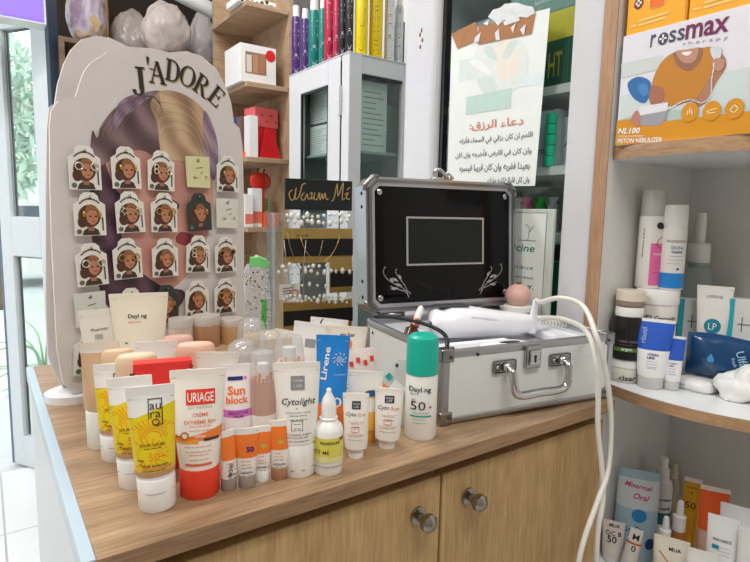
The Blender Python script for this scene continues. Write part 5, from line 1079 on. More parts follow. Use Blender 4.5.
def drop(P, w, top, label):
    k = ppm(P)*w/2; H = zat(P, top)-P.z; b = bottle('serum_bottle', label, P, [(0, k*.95, k*.95), (.002, k, k), (H*.55, k, k), (H*.62, k*.7, k*.7)], mat((176, 108, 50), .2, coat=.3), 0, 0, 'amber serum droppers'); Surf([(H*.62, k*.85, k*.85), (H*.80, k*.88, k*.88), (H*.81, k*.5, k*.5), (H*.93, k*.48, k*.48), (H*.985, k*.36, k*.36), (H, k*.12, k*.12)]).body('dropper_cap', M_GLOSSW, b.r); return b
drop(lspot(677, 1.06), 17, 500, 'amber serum dropper bottle, taller cap, beside the yellow tube'); drop(lspot(664, 1.02), 15, 516, 'amber serum dropper bottle, lower cap, in front of the pump bottle')
def ltube(P, top, wb, wt, label, col, crimpc=None, lean=0, turn=0, name='boxed_tube', grp='tubes in the lower compartment'):
    return tube(name, label, P, top, wb, wt, .12, M_GLOSSW, mat(col, .4), .9, .07, lean, turn, grp, flatm=mat(crimpc, .4) if crimpc else None)
t = ltube(lspot(687, 1.10), 478, 18, 19, 'yellow sun tube with white crimp and number 50 in the lower compartment', (226, 168, 34), (228, 226, 220)); text(t.s.pt, 'OSTAC', 0, t.H*.90, t.wb*1.3, mat((110, 80, 20), .4), t.r); text(t.s.pt, '50', -t.wb*.05, t.H*.72, t.wb*1.2, mat((100, 70, 20), .4), t.r); disc('sun_dot', t.s.pt, 0, t.H*.85, .002, .002, mat((180, 70, 20), .4), t.r)
t = ltube(lspot(710, 1.08), 487, 28, 32, 'bright orange tube with white crimp in the lower compartment', (226, 92, 36), (222, 214, 206), 0, 6); disc('dark_mark', t.s.pt, t.wb*.35, t.H*.68, .007, .0055, mat((90, 40, 60), .4), t.r); t.s.band('pale_band', t.H*.3, t.H*.58, mat((206, 170, 150), .4), t.r, 90, 0, .0004, 3)
t = ltube(lspot(722, .985, yref=545), 517, 30, 36, 'white tube with small teal label at the front of the lower compartment', (226, 228, 230)); text(t.s.pt, 'MINIMEE', 0, t.H*.80, t.wb*1.3, GREY, t.r); rect('teal_tag', t.s.pt, -t.wb*.7, -t.wb*.2, t.H*.72, t.H*.755, mat((30, 130, 170), .4), t.r, .0007, 4, 1); fine(t.s.pt, t.wb*.2, t.H*.74, t.wb*1.0, 3, .006, mat((190, 90, 80), .4), t.r)
ltube(lspot(738, 1.06), 507, 40, 46, 'wide plain white tube behind the teal labelled one', (220, 222, 226)); ltube(lspot(753, .99, yref=545), 530, 28, 34, 'plain white tube cut by the right picture edge', (222, 222, 224))
t = ltube(lspot(671, .965, yref=550), 538, 34, 40, 'cream tube with black lettering and gold line at the bottom edge', (232, 226, 212)); text(t.s.pt, 'MUA', t.wb*.25, t.H*.86, t.wb*.75, INK, t.r, bold=.02); lines('gold_line', t.s.pt, [[(-t.wb*.7, t.H*.80), (-t.wb*.2, t.H*.70), (t.wb*.6, t.H*.6)]], .002, M_GOLD, t.r)
t = ltube(lsy(613, .575), 521, 22, 25, 'pale pink tube with bold number 50 beside the hanging cable', (232, 220, 212)); text(t.s.pt, 'MUA', t.wb*.05, t.H*.90, t.wb*1.0, INK, t.r, bold=.02); text(t.s.pt, 'OC B', 0, t.H*.72, t.wb*1.5, INK, t.r, bold=.01); text(t.s.pt, '50', -t.wb*.1, t.H*.58, t.wb*.9, INK, t.r, bold=.02)
t = ltube(lsy(629, .535), 527, 19, 15, 'narrow white tube with orange ring between the pink and cream tubes', (234, 228, 220), None, 8, 0); t.s.band('orange_ring', t.H*.68, t.H*.72, mat((220, 90, 40), .4), t.r, 90, 0, .0005, 2); text(t.s.pt, 'M', .001, t.H*.84, t.wb*.7, INK, t.r); text(t.s.pt, '0', .001, t.H*.6, t.wb*.5, INK, t.r)
ltube(lspot(703, .955, yref=555), 551, 32, 36, 'white tube barely rising over the bottom edge', (226, 224, 220))
P = lspot(728, .945, yref=555); o = thing('dropper_pipette', 'thin white pipette leaning in the lower compartment', 'pipette', P, 0, None, -20); wire('stem', [(0, 0, 0), (0, 0, zat(P, 552)-P.z)], .004, M_GLOSSW, o, 10, False, False); wire('bulb', [(0, 0, zat(P, 552)-P.z-.02), (0, 0, zat(P, 552)-P.z+.004)], .005, M_GLOSSW, o, 10, False, False)

# ================================================================== poster on the glass door
po = thing('paper_poster', 'white paper poster with red and black Arabic prayer taped to the glass', 'poster', (.9475, .885, 1.45), -pi/2)
def ppx(x, y): p = onx(x, y, .9475); return (.885-p.y, p.z-1.45)
pts = [ppx(452, 34), ppx(550, 8), ppx(535, 186), ppx(447, 186)]
prism('paper', pts, lambda p: V((p[0], -.0006, p[1])), lambda p: V((p[0], .0006, p[1])), mat((232, 236, 232), .6), po); pm = lambda x, z, e=.0005: V((x, -.0006-e, z))
def pol(L_, c, e, sm=True): return poly('watercolour_print', pm, smooth2([ppx(*p) for p in L_], 4) if sm else [ppx(*p) for p in L_], mat(c, .6, var=.08, scale=40), po, e)
pol([(460, 60), (478, 58), (482, 78), (459, 82)], (216, 226, 222), .0003, False); pol([(478, 50), (520, 40), (528, 70), (512, 92), (486, 96), (476, 76)], (224, 230, 226), .0005)
pol([(496, 44), (512, 40), (520, 60), (508, 82), (498, 70)], (234, 226, 214), .0007); pol([(484, 50), (492, 46), (498, 60), (490, 58)], (204, 218, 213), .0008); pol([(503, 56), (510, 42), (518, 42), (508, 58)], (206, 219, 214), .0009); pol([(470, 62), (480, 60), (492, 74), (480, 70)], (236, 240, 238), .0009); pol([(478, 80), (490, 76), (498, 88), (486, 94)], (210, 222, 217), .0009)
pol([(467, 97), (512, 88), (511, 108), (466, 115)], (190, 214, 207), .0006, False); pol([(514, 76), (543, 72), (542, 84), (513, 88)], (222, 234, 236), .0004, False)
TAPE = mat((176, 124, 84), .25, var=.15, scale=60, coat=.5)
for L_ in ([(452, 34), (476, 22), (480, 40), (458, 49)], [(479, 26), (536, 14), (532, 34), (479, 45)]): prism('brown_tape', [ppx(*p) for p in L_], lambda p: V((p[0], -.0022, p[1])), lambda p: V((p[0], -.0012, p[1])), TAPE, po)
M_FOIL_GLARE = mat((244, 246, 248), .2, .3, bump=.6, scale=60)  # near-white, glare put into the colour
poly('painted_foil_glare', pm, [ppx(*p) for p in [(489, 17), (494, 10), (501, 8), (506, 4), (518, 3), (527, 6), (534, 7), (536, 13), (528, 18), (520, 17), (513, 23), (505, 20), (499, 26), (495, 21)]], M_FOIL_GLARE, po, .0026)  # painted patch of white glare on the foil
for L_ in ([(476, 38), (482, 32), (480, 42), (475, 43)], [(496, 33), (500, 29), (501, 40), (497, 41)], [(512, 28), (517, 23), (514, 34)], [(521, 30), (527, 24), (525, 36)], [(484, 24), (490, 20), (489, 26)], [(504, 22), (520, 17), (521, 21), (506, 26)]): poly('tape_crease_glint', pm, [ppx(*p) for p in L_], M_FOIL_GLARE, po, .0030)  # near-white slivers painted as glints on the creased tape
# Arabic lettering, shaped here into its joined letter forms
FORMS = {'ا': 'ﺍﺎ', 'أ': 'ﺃﺄ', 'آ': 'ﺁﺂ', 'إ': 'ﺇﺈ', 'د': 'ﺩﺪ', 'ذ': 'ﺫﺬ', 'ر': 'ﺭﺮ', 'ز': 'ﺯﺰ', 'و': 'ﻭﻮ', 'ء': 'ﺀ', 'ة': 'ﺓﺔ', 'ى': 'ﻯﻰ'}
for ch_, b0 in {'ب': 0xFE8F, 'ت': 0xFE95, 'ث': 0xFE99, 'ج': 0xFE9D, 'ح': 0xFEA1, 'خ': 0xFEA5, 'س': 0xFEB1, 'ش': 0xFEB5, 'ص': 0xFEB9, 'ض': 0xFEBD, 'ط': 0xFEC1, 'ع': 0xFEC9, 'غ': 0xFECD, 'ف': 0xFED1, 'ق': 0xFED5, 'ك': 0xFED9, 'ل': 0xFEDD, 'م': 0xFEE1, 'ن': 0xFEE5, 'ه': 0xFEE9, 'ي': 0xFEF1}.items(): FORMS[ch_] = ''.join(chr(b0+i) for i in range(4))
def arabic(s):
    out = []
    for wd in s.split(' '):
        g = []
        for i, c in enumerate(wd):
            f = FORMS.get(c)
            if not f: g.append(c); continue
            prev = i > 0 and len(FORMS.get(wd[i-1], '')) == 4; nxt = len(f) == 4 and i+1 < len(wd) and len(FORMS.get(wd[i+1], '')) >= 2
            if len(f) == 1: g.append(f)
            elif len(f) == 2: g.append(f[1] if prev else f[0])
            else: g.append(f[3] if prev and nxt else f[1] if prev else f[2] if nxt else f[0])
        out.append(''.join(g[::-1]))
    return ' '.join(out[::-1])
def ptext(s, x0, x1, y, hpx, c, slope):
    a, b = ppx(x0, y), ppx(x1, y+slope*(x1-x0)); text(pm, arabic(s), (a[0]+b[0])/2, (a[1]+b[1])/2, b[0]-a[0], c, po, h=hpx*.00175, rot=math.degrees(atan2(b[1]-a[1], b[0]-a[0])), e=.001, bold=.012)
ptext('دعاء الرزق:', 470, 524, 127, 13, mat((214, 120, 106), .5), -.10); DK = mat((96, 104, 110), .5)
ptext('اللهم ان كان رزقي في السماء فأنزله', 460, 533, 142, 12, DK, -.10); ptext('وان كان في الارض فأخرجه وان كان', 456, 532, 156, 12, DK, -.07); ptext('بعيدا فقربه وان كان قريبا فيسره', 460, 530, 169, 11, DK, -.04); ptext('وان كان قليلا فكثره وبارك', 488, 530, 181, 9, DK, -.02)

# ---------------------------------------------------------------- things inside the glass cabinet
def inbox(name, label, px0, px1, py0, py1, X, m, d=.12, cat='box', zfix=None):
    a = onx(px0, py0, X); b = onx(px1, py1, X); r = thing(name, label, cat, (X, (a.y+b.y)/2, b.z if zfix is None else zfix), -pi/2, None); w = abs(a.y-b.y); T1 = T(); T1.r = r; T1.w = w; T1.H = a.z-(b.z if zfix is None else zfix); T1.mp = flat(0)
    T1.body = box('carton', (-w/2, 0, 0), (w/2, d, T1.H), m, r, .001, 1); return T1
c = inbox('green_box', 'dark green carton with yellow top band behind the glass', 536, 588, 18, 80, 1.0, mat((14, 84, 70), .3), .14, zfix=1.5205)
rect('yellow_band', c.mp, -c.w/2, c.w/2, c.H*.62, c.H, mat((206, 190, 40), .4), c.r, .0006, 1, 1); text(c.mp, 'HT', -.012, c.H*.30, .034, mat((190, 170, 50), .4), c.r, h=.05)
for i in range(5): rect('pale_stripe', c.mp, .01+.008*i, .013+.008*i, .004, c.H*.60, mat((26, 112, 92), .3), c.r, .0005, 1, 1)
c2 = inbox('grey_green_box', 'grey green carton lying on the dark green one behind the glass', 512, 590, -20, 20, 1.0, mat((110, 148, 144), .4), .14, zfix=c.r.location.z+c.H+.0005); text(c2.mp, 'laboratoires', .0, c2.H*.3, .07, mat((220, 226, 220), .4), c2.r, shear=.2); text(c2.mp, 'forest', -.03, c2.H*.16, .03, mat((190, 200, 130), .4), c2.r)
inbox('white_box', 'white carton at the left of the cabinet behind the poster top', 456, 500, 30, 60, 1.06, mat((206, 220, 226), .4), .1, zfix=1.5205)
c = inbox('pill_box', 'white blue printed medicine carton on the middle cabinet shelf', 538, 556, 112, 152, 1.0, mat((206, 214, 224), .4), .1, zfix=1.3555); text(c.mp, 'med', 0, c.H*.3, c.w*.7, mat((70, 90, 130), .4), c.r)
c = inbox('paper_box', 'pale carton with dark scribble right on the middle cabinet shelf', 558, 582, 118, 152, 1.02, mat((190, 204, 214), .4), .1, zfix=1.3555); lines('scribble', c.mp, [[(-.012, c.H*.4), (-.004, c.H*.5), (.004, c.H*.4), (.012, c.H*.55)], [(0, c.H*.4), (0, c.H*.1)]], .003, mat((80, 90, 110), .4), c.r)
st = thing('turquoise_bottles', 'bright turquoise stacked pots behind the glass beside the poster', 'pots', (.99, onx(552, 120, .99).y, 1.3555), 0)
for i in range(5): Surf([(.0, .010, .010), (.003, .012, .012), (.019, .012, .012), (.022, .008, .008)]).body('pot', mat((30, 214, 168), .35), st, 14).location = (0, 0, i*.022)
for i, (x0, x1, c_) in enumerate(((446, 451, (150, 160, 160)), (452, 460, (222, 228, 230)))): inbox('slim_box', ('slim grey carton at the left end of the cabinet shelf', 'slim white carton next to the slim grey one')[i], x0, x1, 124, 150, 1.0, mat(c_, .4), .08, zfix=1.3555)
inbox('purple_box', 'small dark purple carton left of the poster behind glass', 446, 452, 74, 86, 1.0, mat((90, 70, 90), .4), .06, zfix=1.5205)
# on the lower cabinet shelf: packets and black bag, and a tall green box
c = inbox('tall_green_box', 'tall teal green carton standing behind the sign, cap lettered', 541, 558, 244, 310, .985, mat((12, 122, 100), .35), .08, zfix=1.0205); text(c.mp, 'Gaf', -.008, c.H*.6, .024, mat((200, 226, 216), .4), c.r, shear=.2, rot=8); rect('dark_top', c.mp, -c.w/2, c.w/2, c.H*.8, c.H, mat((22, 40, 40), .35), c.r, .0006, 1, 1); rect('pale_line', c.mp, -c.w/2, c.w/2, c.H*.79, c.H*.81, mat((90, 170, 150), .4), c.r, .0008, 1, 1)
bagm = mat((20, 20, 22), .25, bump=.4, scale=60)
P = V((1.02, onx(531, 210, 1.02).y, 1.2155)); o = thing('black_bag', 'black plastic bag on the cabinet shelf above the sign', 'bag', P); bm = bmesh.new(); bmesh.ops.create_icosphere(bm, subdivisions=3, radius=1)
for v in bm.verts:
    p = v.co.copy(); q = 1+.25*NZ.noise(p*3); v.co = V((p.x*.03*q, p.y*.045*q, max(0, .022+p.z*.024*q)))
bm_obj('film', bm, bagm, o)
for i, (x, c_, nm) in enumerate(((528, (226, 120, 160), 'pink'), (541, (50, 190, 60), 'bright green'), (553, (222, 226, 226), 'white'), (519, (236, 236, 232), 'pale'))):
    P = V((1.09+.01*i, onx(x, 195, 1.09+.01*i).y, 1.2155)); o = thing('candy_packet', '%s wrapped packet on the cabinet shelf behind the glass' % nm, 'packet', P, -pi/2, 'small packets in the glass cabinet'); k = .02; Surf([(0, k, .010), (.03, k*1.05, .014), (.062, k*.9, .008), (.068, k*.5, .004), (.08, k*1.0, .002)]).body('packet', mat(c_, .25, bump=.3, scale=70), o, 14)
# ================================================================== acrylic sign behind the case
sg = thing('framed_sign', 'white framed sign with green pharmacy lettering on the glass behind the case', 'sign', (.9395, .76, 1.02), -pi/2)
def sgx(x, y): p = onx(x, y, .9395); return (.76-p.y, p.z-1.02)
x0 = sgx(498, 250)[0]; x1 = sgx(552, 250)[0]; z1 = sgx(535, 209)[1]
box('panel', (x0, 0, 0), (x1, .008, z1), mat((200, 206, 198), .3), sg, .001); rect('face', flat(0), x0+.004, sgx(545, 250)[0], .008, z1-.008, mat((226, 230, 224), .3), sg, .0004, 1, 1)
lines('frame_line', flat(0), [[(x0+.004, z1-.008), (sgx(545, 250)[0], z1-.008), (sgx(545, 250)[0], .008)]], .0012, mat((120, 136, 130), .4), sg); SGG = mat((30, 120, 104), .4)
sm_ = flat(0)
def st_(s, x, y, wpx, **k):
    p = sgx(x, y); q = sgx(x+wpx/2, y); text(sm_, s, p[0], p[1], 2*abs(q[0]-p[0]), SGG if 'm' not in k else k.pop('m'), sg, **k)
st_('Medicine', 514, 247, 42, shear=.2, h=.016); st_('médicaux', 516, 266, 36, bold=0, h=.009); st_('pharmaceut', 514, 276, 40, bold=0, h=.009); st_('Dr. Yahia Y.', 515, 285, 38, m=INK, bold=.02, h=.008)
lines('herb_mark', sm_, [[sgx(528, 240), sgx(530, 228), sgx(526, 224)], [sgx(530, 232), sgx(534, 226)], [sgx(519, 240), sgx(536, 241)]], .0014, SGG, sg)
# pink salt ball on a white dish behind the case
P = ony(527, 290, .80); P = V((P.x-.012, P.y-.05, 0)); ztop = zat(P, 277)
# it stands on the case's rear right rail corner
pd = thing('rose_candle', 'rose coloured ball jar on a white dish at the rear of the case', 'jar', cpt(CW-.024, CD-.040, CH+.001), CA); ball('ball', (0, 0, .033), (.026, .026, .024), mat((226, 180, 168), .35, bump=.3, scale=120), pd, 3); Surf([(0, .026, .026), (.002, .029, .029), (.011, .030, .030), (.013, .026, .026)]).body('dish', M_GLOSSW, pd); Surf([(.055, .006, .006), (.060, .005, .005)]).body('stud', mat((120, 80, 60), .4), pd, 12)
pk2 = thing('black_clip', 'small black round pad beside the rose coloured jar', 'pad', cpt(CW-.085, CD-.03, CH+.001), CA); Surf([(0, .024, .014), (.004, .026, .016), (.010, .024, .014), (.012, .016, .009)]).body('pad', M_BLACK, pk2)

# ================================================================== necklace display behind the tubes
nd = thing('necklace_stand', 'clear jewellery stand with gold and black bars, pearls and necklaces', 'jewellery stand', (.555, 1.10, .9405), -rad(8)); NA = -rad(8); NP = V(nd.location)
def npx(x, y, off=0.0):
    nrm = V((sin(NA), -cos(NA), 0)); d = ray(x, y); o_ = NP-nrm*off; t = (o_-CAM).dot(nrm)/d.dot(nrm); p = CAM+d*t-NP; return (p.x*cos(NA)+p.y*sin(NA), p.z)
a0 = npx(274, 280)[0]; a1 = npx(352, 280)[0]; zt = npx(300, 213)[1]
M_ACR = clear('acrylic', (244, 247, 247), .14, .06, .04); M_GLD = mat((190, 158, 92), .35, .7, var=.12); M_VEL = mat((16, 15, 17), .8)
box('acrylic_back', (a0, .055, 0), (a1, .058, zt), M_ACR, nd); box('acrylic_side', (a0, 0, 0), (a0+.003, .055, zt), M_ACR, nd); box('acrylic_base', (a0, 0, 0), (a1, .06, .004), M_ACR, nd)
for (x0, x1, y0, y1) in ((283, 352, 228, 262), (330, 352, 262, 292), (283, 352, 303, 326)):
    p, q = npx(x0, y0, .03), npx(x1, y1, .03); g = box('gold_bar', (p[0], .030, q[1]), (q[0], .036, p[1]), M_GLD, nd, .001); h_ = p[1]-q[1]; box('velvet_strip', (p[0]+.001, .026, q[1]+h_*.2), (q[0], .030, q[1]+h_*.70), M_VEL, g)
p = npx(298, 235, .03); text(lambda x, z, e: V((x, .0255-e, z)), 'Warum Mé', p[0]+.01, p[1]-.001, .03, INK, nd, shear=.3, e=.0)
rd = random.Random(9)
for row_y, x0, x1, n in ((216, 284, 352, 13), (222, 286, 350, 11), (266, 280, 328, 8), (272, 276, 352, 12), (297, 284, 352, 15), (301, 280, 350, 12), (285, 290, 330, 5)):
    for i in range(n):
        x = x0+(x1-x0)*(i+.5)/n+rd.uniform(-1, 1); pp_ = npx(x, row_y+rd.uniform(-1.5, 1.5), .012); sz = rd.choice((.0036, .0044, .0056)); ball('pearl_earring', (pp_[0], .010+rd.uniform(-.003, .004), pp_[1]), (sz, sz*.8, sz*rd.choice((1, 1, 1.5))), mat((238, 236, 230), .2, var=.05), nd, 1)
for (x0, y0, x1, y1, dip, mm) in ((287, 232, 323, 240, 268, mat((170, 150, 120), .3, .8)), (300, 236, 340, 236, 262, M_GOLD), (284, 240, 306, 240, 292, mat((190, 190, 188), .3, .8))):
    L_ = []
    for i in range(13):
        t = i/12; a = npx(x0+(x1-x0)*t, y0+(y1-y0)*t+(dip-y0)*(1-(2*t-1)**2)**.8, .02); L_.append((a[0], .020, a[1]))
    wire('necklace', L_, .0010, mm, nd, 5, False, False)
p = npx(305, 268, .02); ball('pendant', (p[0], .018, p[1]), (.004, .003, .0055), mat((226, 222, 214), .2), nd, 2)
c = npx(290, 290, .02); box('label_card', (c[0]-.026, .016, c[1]-.02), (c[0]+.022, .018, c[1]+.014), mat((226, 222, 216), .4), nd); lines('label_print', lambda x, z, e: V((x, .0158-e, z)), [[(c[0]-.018, c[1]+.004-.006*i), (c[0]+.006, c[1]+.006-.006*i)] for i in range(3)], .0016, INK, nd); wire('red_bracelet', [(c[0]+.008+.010*cos(a), .014, c[1]-.006+.007*sin(a)) for a in [2*pi*i/10 for i in range(10)]], .0014, mat((196, 120, 100), .4), nd, 5, True)
# black sign with gold script above it
ns = thing('script_sign', 'black sign with gold script lettering above the jewellery stand', 'sign', (NP.x, NP.y, .9405), NA)
p, q = npx(285, 178, .06), npx(352, 211, .06); box('board', (p[0], .060, q[1]), (q[0], .066, p[1]), mat((16, 20, 24), .3), ns, .0008); nm_ = lambda x, z, e=.0005: V((x, .0600-e, z))
for x in (p[0]+.012, q[0]-.02): box('leg', (x, .061, 0), (x+.006, .065, q[1]), M_ACR, ns)
def script(seg, w_=1.6): return [(npx(x, y, .06)) for x, y in seg]
SCR = [[(292, 190), (289, 194), (291, 200), (294, 198), (296, 188), (295, 199), (299, 196), (302, 185), (305, 184)], [(304, 193), (301, 198), (304, 200), (307, 194), (308, 199), (310, 197)], [(310, 194), (312, 193), (311, 199), (314, 196)], [(315, 193), (314, 199), (317, 199), (319, 193), (319, 199)], [(320, 193), (320, 200), (322, 194), (323, 199), (325, 193), (326, 199), (328, 198)], [(332, 201), (334, 198), (337, 184), (338, 196), (343, 183), (342, 199), (344, 198)], [(345, 195), (348, 193), (346, 198), (350, 199)], [(347, 190), (350, 187)]]
lines('gold_script', nm_, [[(v[0], v[1]) for v in smooth2(script(s_), 4)[:4*(len(s_)-1)]] for s_ in SCR], .0022, mat((226, 190, 120), .3, .5), ns, .001)
# pearl-dotted bag with green lid
P = ony(258, 330, 1.04); P = ony(257, 322, 1.12); P = V((P.x, 1.12, .9405)); k = ppm(P)*27/2; H = zat(P, 264)-P.z
b = bottle('beaded_bag', 'clear bag of white beads with pale green folded top', P, [(0, k*.85, k*.6), (H*.1, k, k*.7), (H*.6, k*1.02, k*.7), (H*.95, k*.9, k*.5), (H, k*.7, k*.3)], clear('bag_film', (244, 246, 248), .15, .35, .15), 0, 0, None, 20, cat='bag', part='bag_film')
rd = random.Random(4); vs = []
for i in range(150):
    z = rd.uniform(.03, .92)*H; a = rd.uniform(-1.5, 1.5); ra, rb_ = b.s.ab(z); c_ = rd.choice(((240, 240, 240), (240, 240, 240), (190, 210, 230), (120, 96, 70), (226, 206, 150), (60, 60, 64)))
    ball('bead', (ra*.97*sin(a), -rb_*.97*cos(a), z), k*rd.uniform(.05, .10), mat(c_, .3, var=0), b.r, 1)
poly('green_bead_patch', b.s.pt, [(k*.3, H*.3), (k*.7, H*.3), (k*.72, H*.62), (k*.35, H*.62)], mat((90, 190, 90), .4), b.r, .0004); poly('blue_foil', b.s.pt, [(-k*.8, H*.06), (-k*.1, H*.05), (k*.1, H*.2), (-k*.5, H*.26)], mat((150, 190, 222), .25, .3), b.r, .0006)
g_ = prism('green_top', [(-k*.55, 0), (k*.8, -.004), (k*.95, .006), (k*.7, .014), (k*.2, .020), (-k*.5, .018)], lambda p: V((p[0], -.012, H*.98+p[1])), lambda p: V((p[0], .014, H*.98+p[1])), mat((126, 216, 130), .4), b.r); Surf([(H*1.02, k*.14, k*.14), (H*1.10, k*.13, k*.13)]).body('white_stopper', M_GLOSSW, b.r, 12)

# ================================================================== bottles on the white cabinet
def hair(P, w, top, c, label, n=2, prints=(220, 220, 230)):
    k = ppm(P)*w/2; H = max(.2, zat(P, top)-P.z)
    b = bottle('hair_bottle', label, P, [(0, k*.96, k*.96), (.002, k, k), (H*.90, k, k), (H*.95, k*.8, k*.8)], mat(c, .35), 0, 0, 'hair product bottles on the white cabinet', 18)
    Surf([(H*.95, k*.72, k*.72), (H*1.0, k*.72, k*.72), (H*1.12, k*.68, k*.68)]).body('cap', M_WHITE if top > 3 else mat(c, .3), b.r, 16)
    rd = random.Random(int(P.x*1e4)); segs = []
    z = H*.06
    while z < H*.86:
        for j in range(rd.randint(1, 4)): l = rd.uniform(.2, .62)*k; segs.append([(-l*rd.uniform(.5, 1), z), (l, z)]); z += rd.uniform(.004, .007)
        z += rd.uniform(.008, .03)
    lines('label_print', b.s.pt, segs, .0022, mat(prints, .4), b.r, .0006); return b
def left_top(x): d = onx(x, 60, WX0+.035); return V((WX0+.035, d.y, WZ+.0005))
def front_top(x): d = ony(x, 55, WY0+.04); return V((d.x, WY0+.04, WZ+.0005))
for x, w_, top, c_, lb in ((296, 9.5, 14, (70, 38, 110), 'dark purple hair bottle at the far end of the white cabinet'), (305, 9, 18, (78, 42, 118), 'purple hair bottle next to the teal ones'), (314, 12, 8, (0, 116, 112), 'larger teal hair bottle on the white cabinet'), (322.5, 8, 10, (10, 130, 124), 'smaller teal hair bottle beside the magenta ones'), (329, 11, -6, (176, 30, 66), 'larger magenta hair bottle on the white cabinet'), (336.5, 8, -4, (186, 40, 80), 'slimmer magenta hair bottle beside the black ones'), (342, 8, -20, (36, 36, 42), 'black hair bottle behind the corner of the white cabinet'), (349, 8.5, -24, (30, 30, 34), 'black hair bottle nearest the corner of the white cabinet')): hair(left_top(x), w_, top, c_, lb)
for x, w_, top, c_, lb, pr in ((361, 14, -30, (240, 212, 10), 'bright yellow hair bottle left of its twin on the white cabinet', (120, 100, 10)), (375.5, 14.5, -30, (240, 206, 6), 'bright yellow hair bottle right of its twin on the white cabinet', (90, 70, 10)), (389, 11, -12, (222, 226, 228), 'clear white lotion bottle beside the yellow ones', (60, 64, 70)), (398.5, 9, 22, (206, 212, 214), 'short clear bottle with black band on the white cabinet', (50, 54, 60))): hair(front_top(x), w_, top, c_, lb, 2, pr)
P = front_top(408); c = carton('dark_box', 'dark grey carton behind the corner post on the white cabinet', P+V((0, .04, 0)), .03, .05, .16, mat((74, 76, 78), .5), rz=0)
# papers and cartons inside the white cabinet
def insheet(nm, label, x0, x1, y0, y1, X=None, Y=None, c=(226, 232, 230), pr=(150, 156, 160), d=.02):
    if X is not None: a, b_ = onx(x0, y0, X), onx(x1, y1, X); r = thing(nm, label, 'box', (X, (a.y+b_.y)/2, b_.z), -pi/2); w = abs(a.y-b_.y)
    else: a, b_ = ony(x0, y0, Y), ony(x1, y1, Y); r = thing(nm, label, 'box', ((a.x+b_.x)/2, Y, b_.z), 0); w = abs(a.x-b_.x)
    H = a.z-b_.z; box('carton', (-w/2, 0, 0), (w/2, d, H), mat(c, .5), r, .001, 1); rd = random.Random(int(x0)); lines('print_lines', flat(0), [[(-w*.4, H*(.1+.075*i)), (w*rd.uniform(.0, .4), H*(.1+.075*i))] for i in range(11)], H*.016, mat(pr, .5), r); return r
za = 1.4505
for (nm, lb, x0, x1, y0, y1, kw) in (('document_box', 'pale printed document box in the front window of the white cabinet', 361, 386, 78, 152, dict(Y=WY0+.05, c=(214, 226, 220))), ('teal_box', 'teal printed box behind the document box in the white cabinet', 384, 400, 100, 152, dict(Y=WY0+.09, c=(150, 186, 176))), ('upper_carton', 'white carton with oval print, upper one behind the glazed door', 310, 330, 95, 122, dict(X=WX0+.06)), ('lower_carton', 'white carton with oval print, lower one behind the glazed door', 310, 330, 126, 152, dict(X=WX0+.05))):
    o = insheet(nm, lb, x0, x1, y0, y1, **kw); 
    o.location.z = {'upper_carton': za+.115, 'lower_carton': za}.get(nm, za)
insheet('blue_carton', 'small blue carton at the edge of the glazed door', 324, 330, 140, 158, X=WX0+.04, c=(40, 130, 200), d=.03).location.z = 1.1805
insheet('yellow_carton', 'yellow and white carton low in the white cabinet', 384, 402, 160, 182, Y=WY0+.06, c=(226, 214, 120)).location.z = 1.1805

# ================================================================== oak end shelf contents
def eb(nm, label, x0, x1, top, bottom_z, Y, m, d=.08, cat='box'):
    a, b_ = ony(x0, top, Y), ony(x1, top, Y); w = abs(a.x-b_.x); H = a.z-bottom_z; r = thing(nm, label, cat, ((a.x+b_.x)/2, Y, bottom_z), 0); box('carton', (-w/2, 0, 0), (w/2, d, H), m, r, .001, 1); T1 = T(); T1.r = r; T1.w = w; T1.H = H; T1.mp = flat(0); return T1
zs = [z+.0185 for z in SZ]
c = eb('gift_box', 'white window gift box with red sticker on the wooden shelf', 240, 276, 42, zs[1], 2.06, mat((236, 234, 232), .4), .16); rect('window', c.mp, -c.w*.36, c.w*.22, c.H*.24, c.H*.80, mat((150, 120, 96), .3), c.r, .0006, 1, 1)
for i, cc in enumerate(((222, 210, 200), (190, 140, 110), (178, 120, 84))): rect('flask_in_window', c.mp, -c.w*.33+c.w*.18*i, -c.w*.19+c.w*.18*i, c.H*.27, c.H*(.72+.03*i), mat(cc, .4), c.r, .001, 1, 1)
disc('red_sticker', c.mp, c.w*.34, c.H*.78, c.w*.14, c.w*.15, mat((214, 30, 36), .4), c.r, .001); box('patterned_side', (c.w/2, .002, .002), (c.w/2+.001, .158, c.H-.002), mat((200, 196, 190), .4, var=.3, scale=120), c.r)
c = eb('spotted_box', 'white box with black spots on the topmost wooden board', 238, 276, -6, zs[0], 2.07, mat((238, 238, 238), .4), .12)
for i in range(7): disc('black_spot', c.mp, c.w*(-.4+.13*i), c.H*(.3+.25*(i % 3)), .007, .006, INK, c.r)
for nm, lb, x0, x1, top, i, Y, cc in (('white_tube_box', 'slim white cylinder carton on the wooden shelf', 249, 258, 115, 2, 2.06, (232, 232, 232)), ('blue_pack', 'blue pack at the left of the wooden shelf', 233, 241, 118, 2, 2.2, (60, 90, 160)), ('brown_pack', 'dark patterned pack beside the white cylinder carton', 241, 249, 116, 2, 2.15, (120, 96, 90))): eb(nm, lb, x0, x1, top, zs[i], Y, mat(cc, .4, var=.1), .05)
c = eb('orange_pack', 'small orange pack low on the wooden shelf', 239, 250, 151, zs[2], 2.10, mat((240, 90, 30), .4), .04)
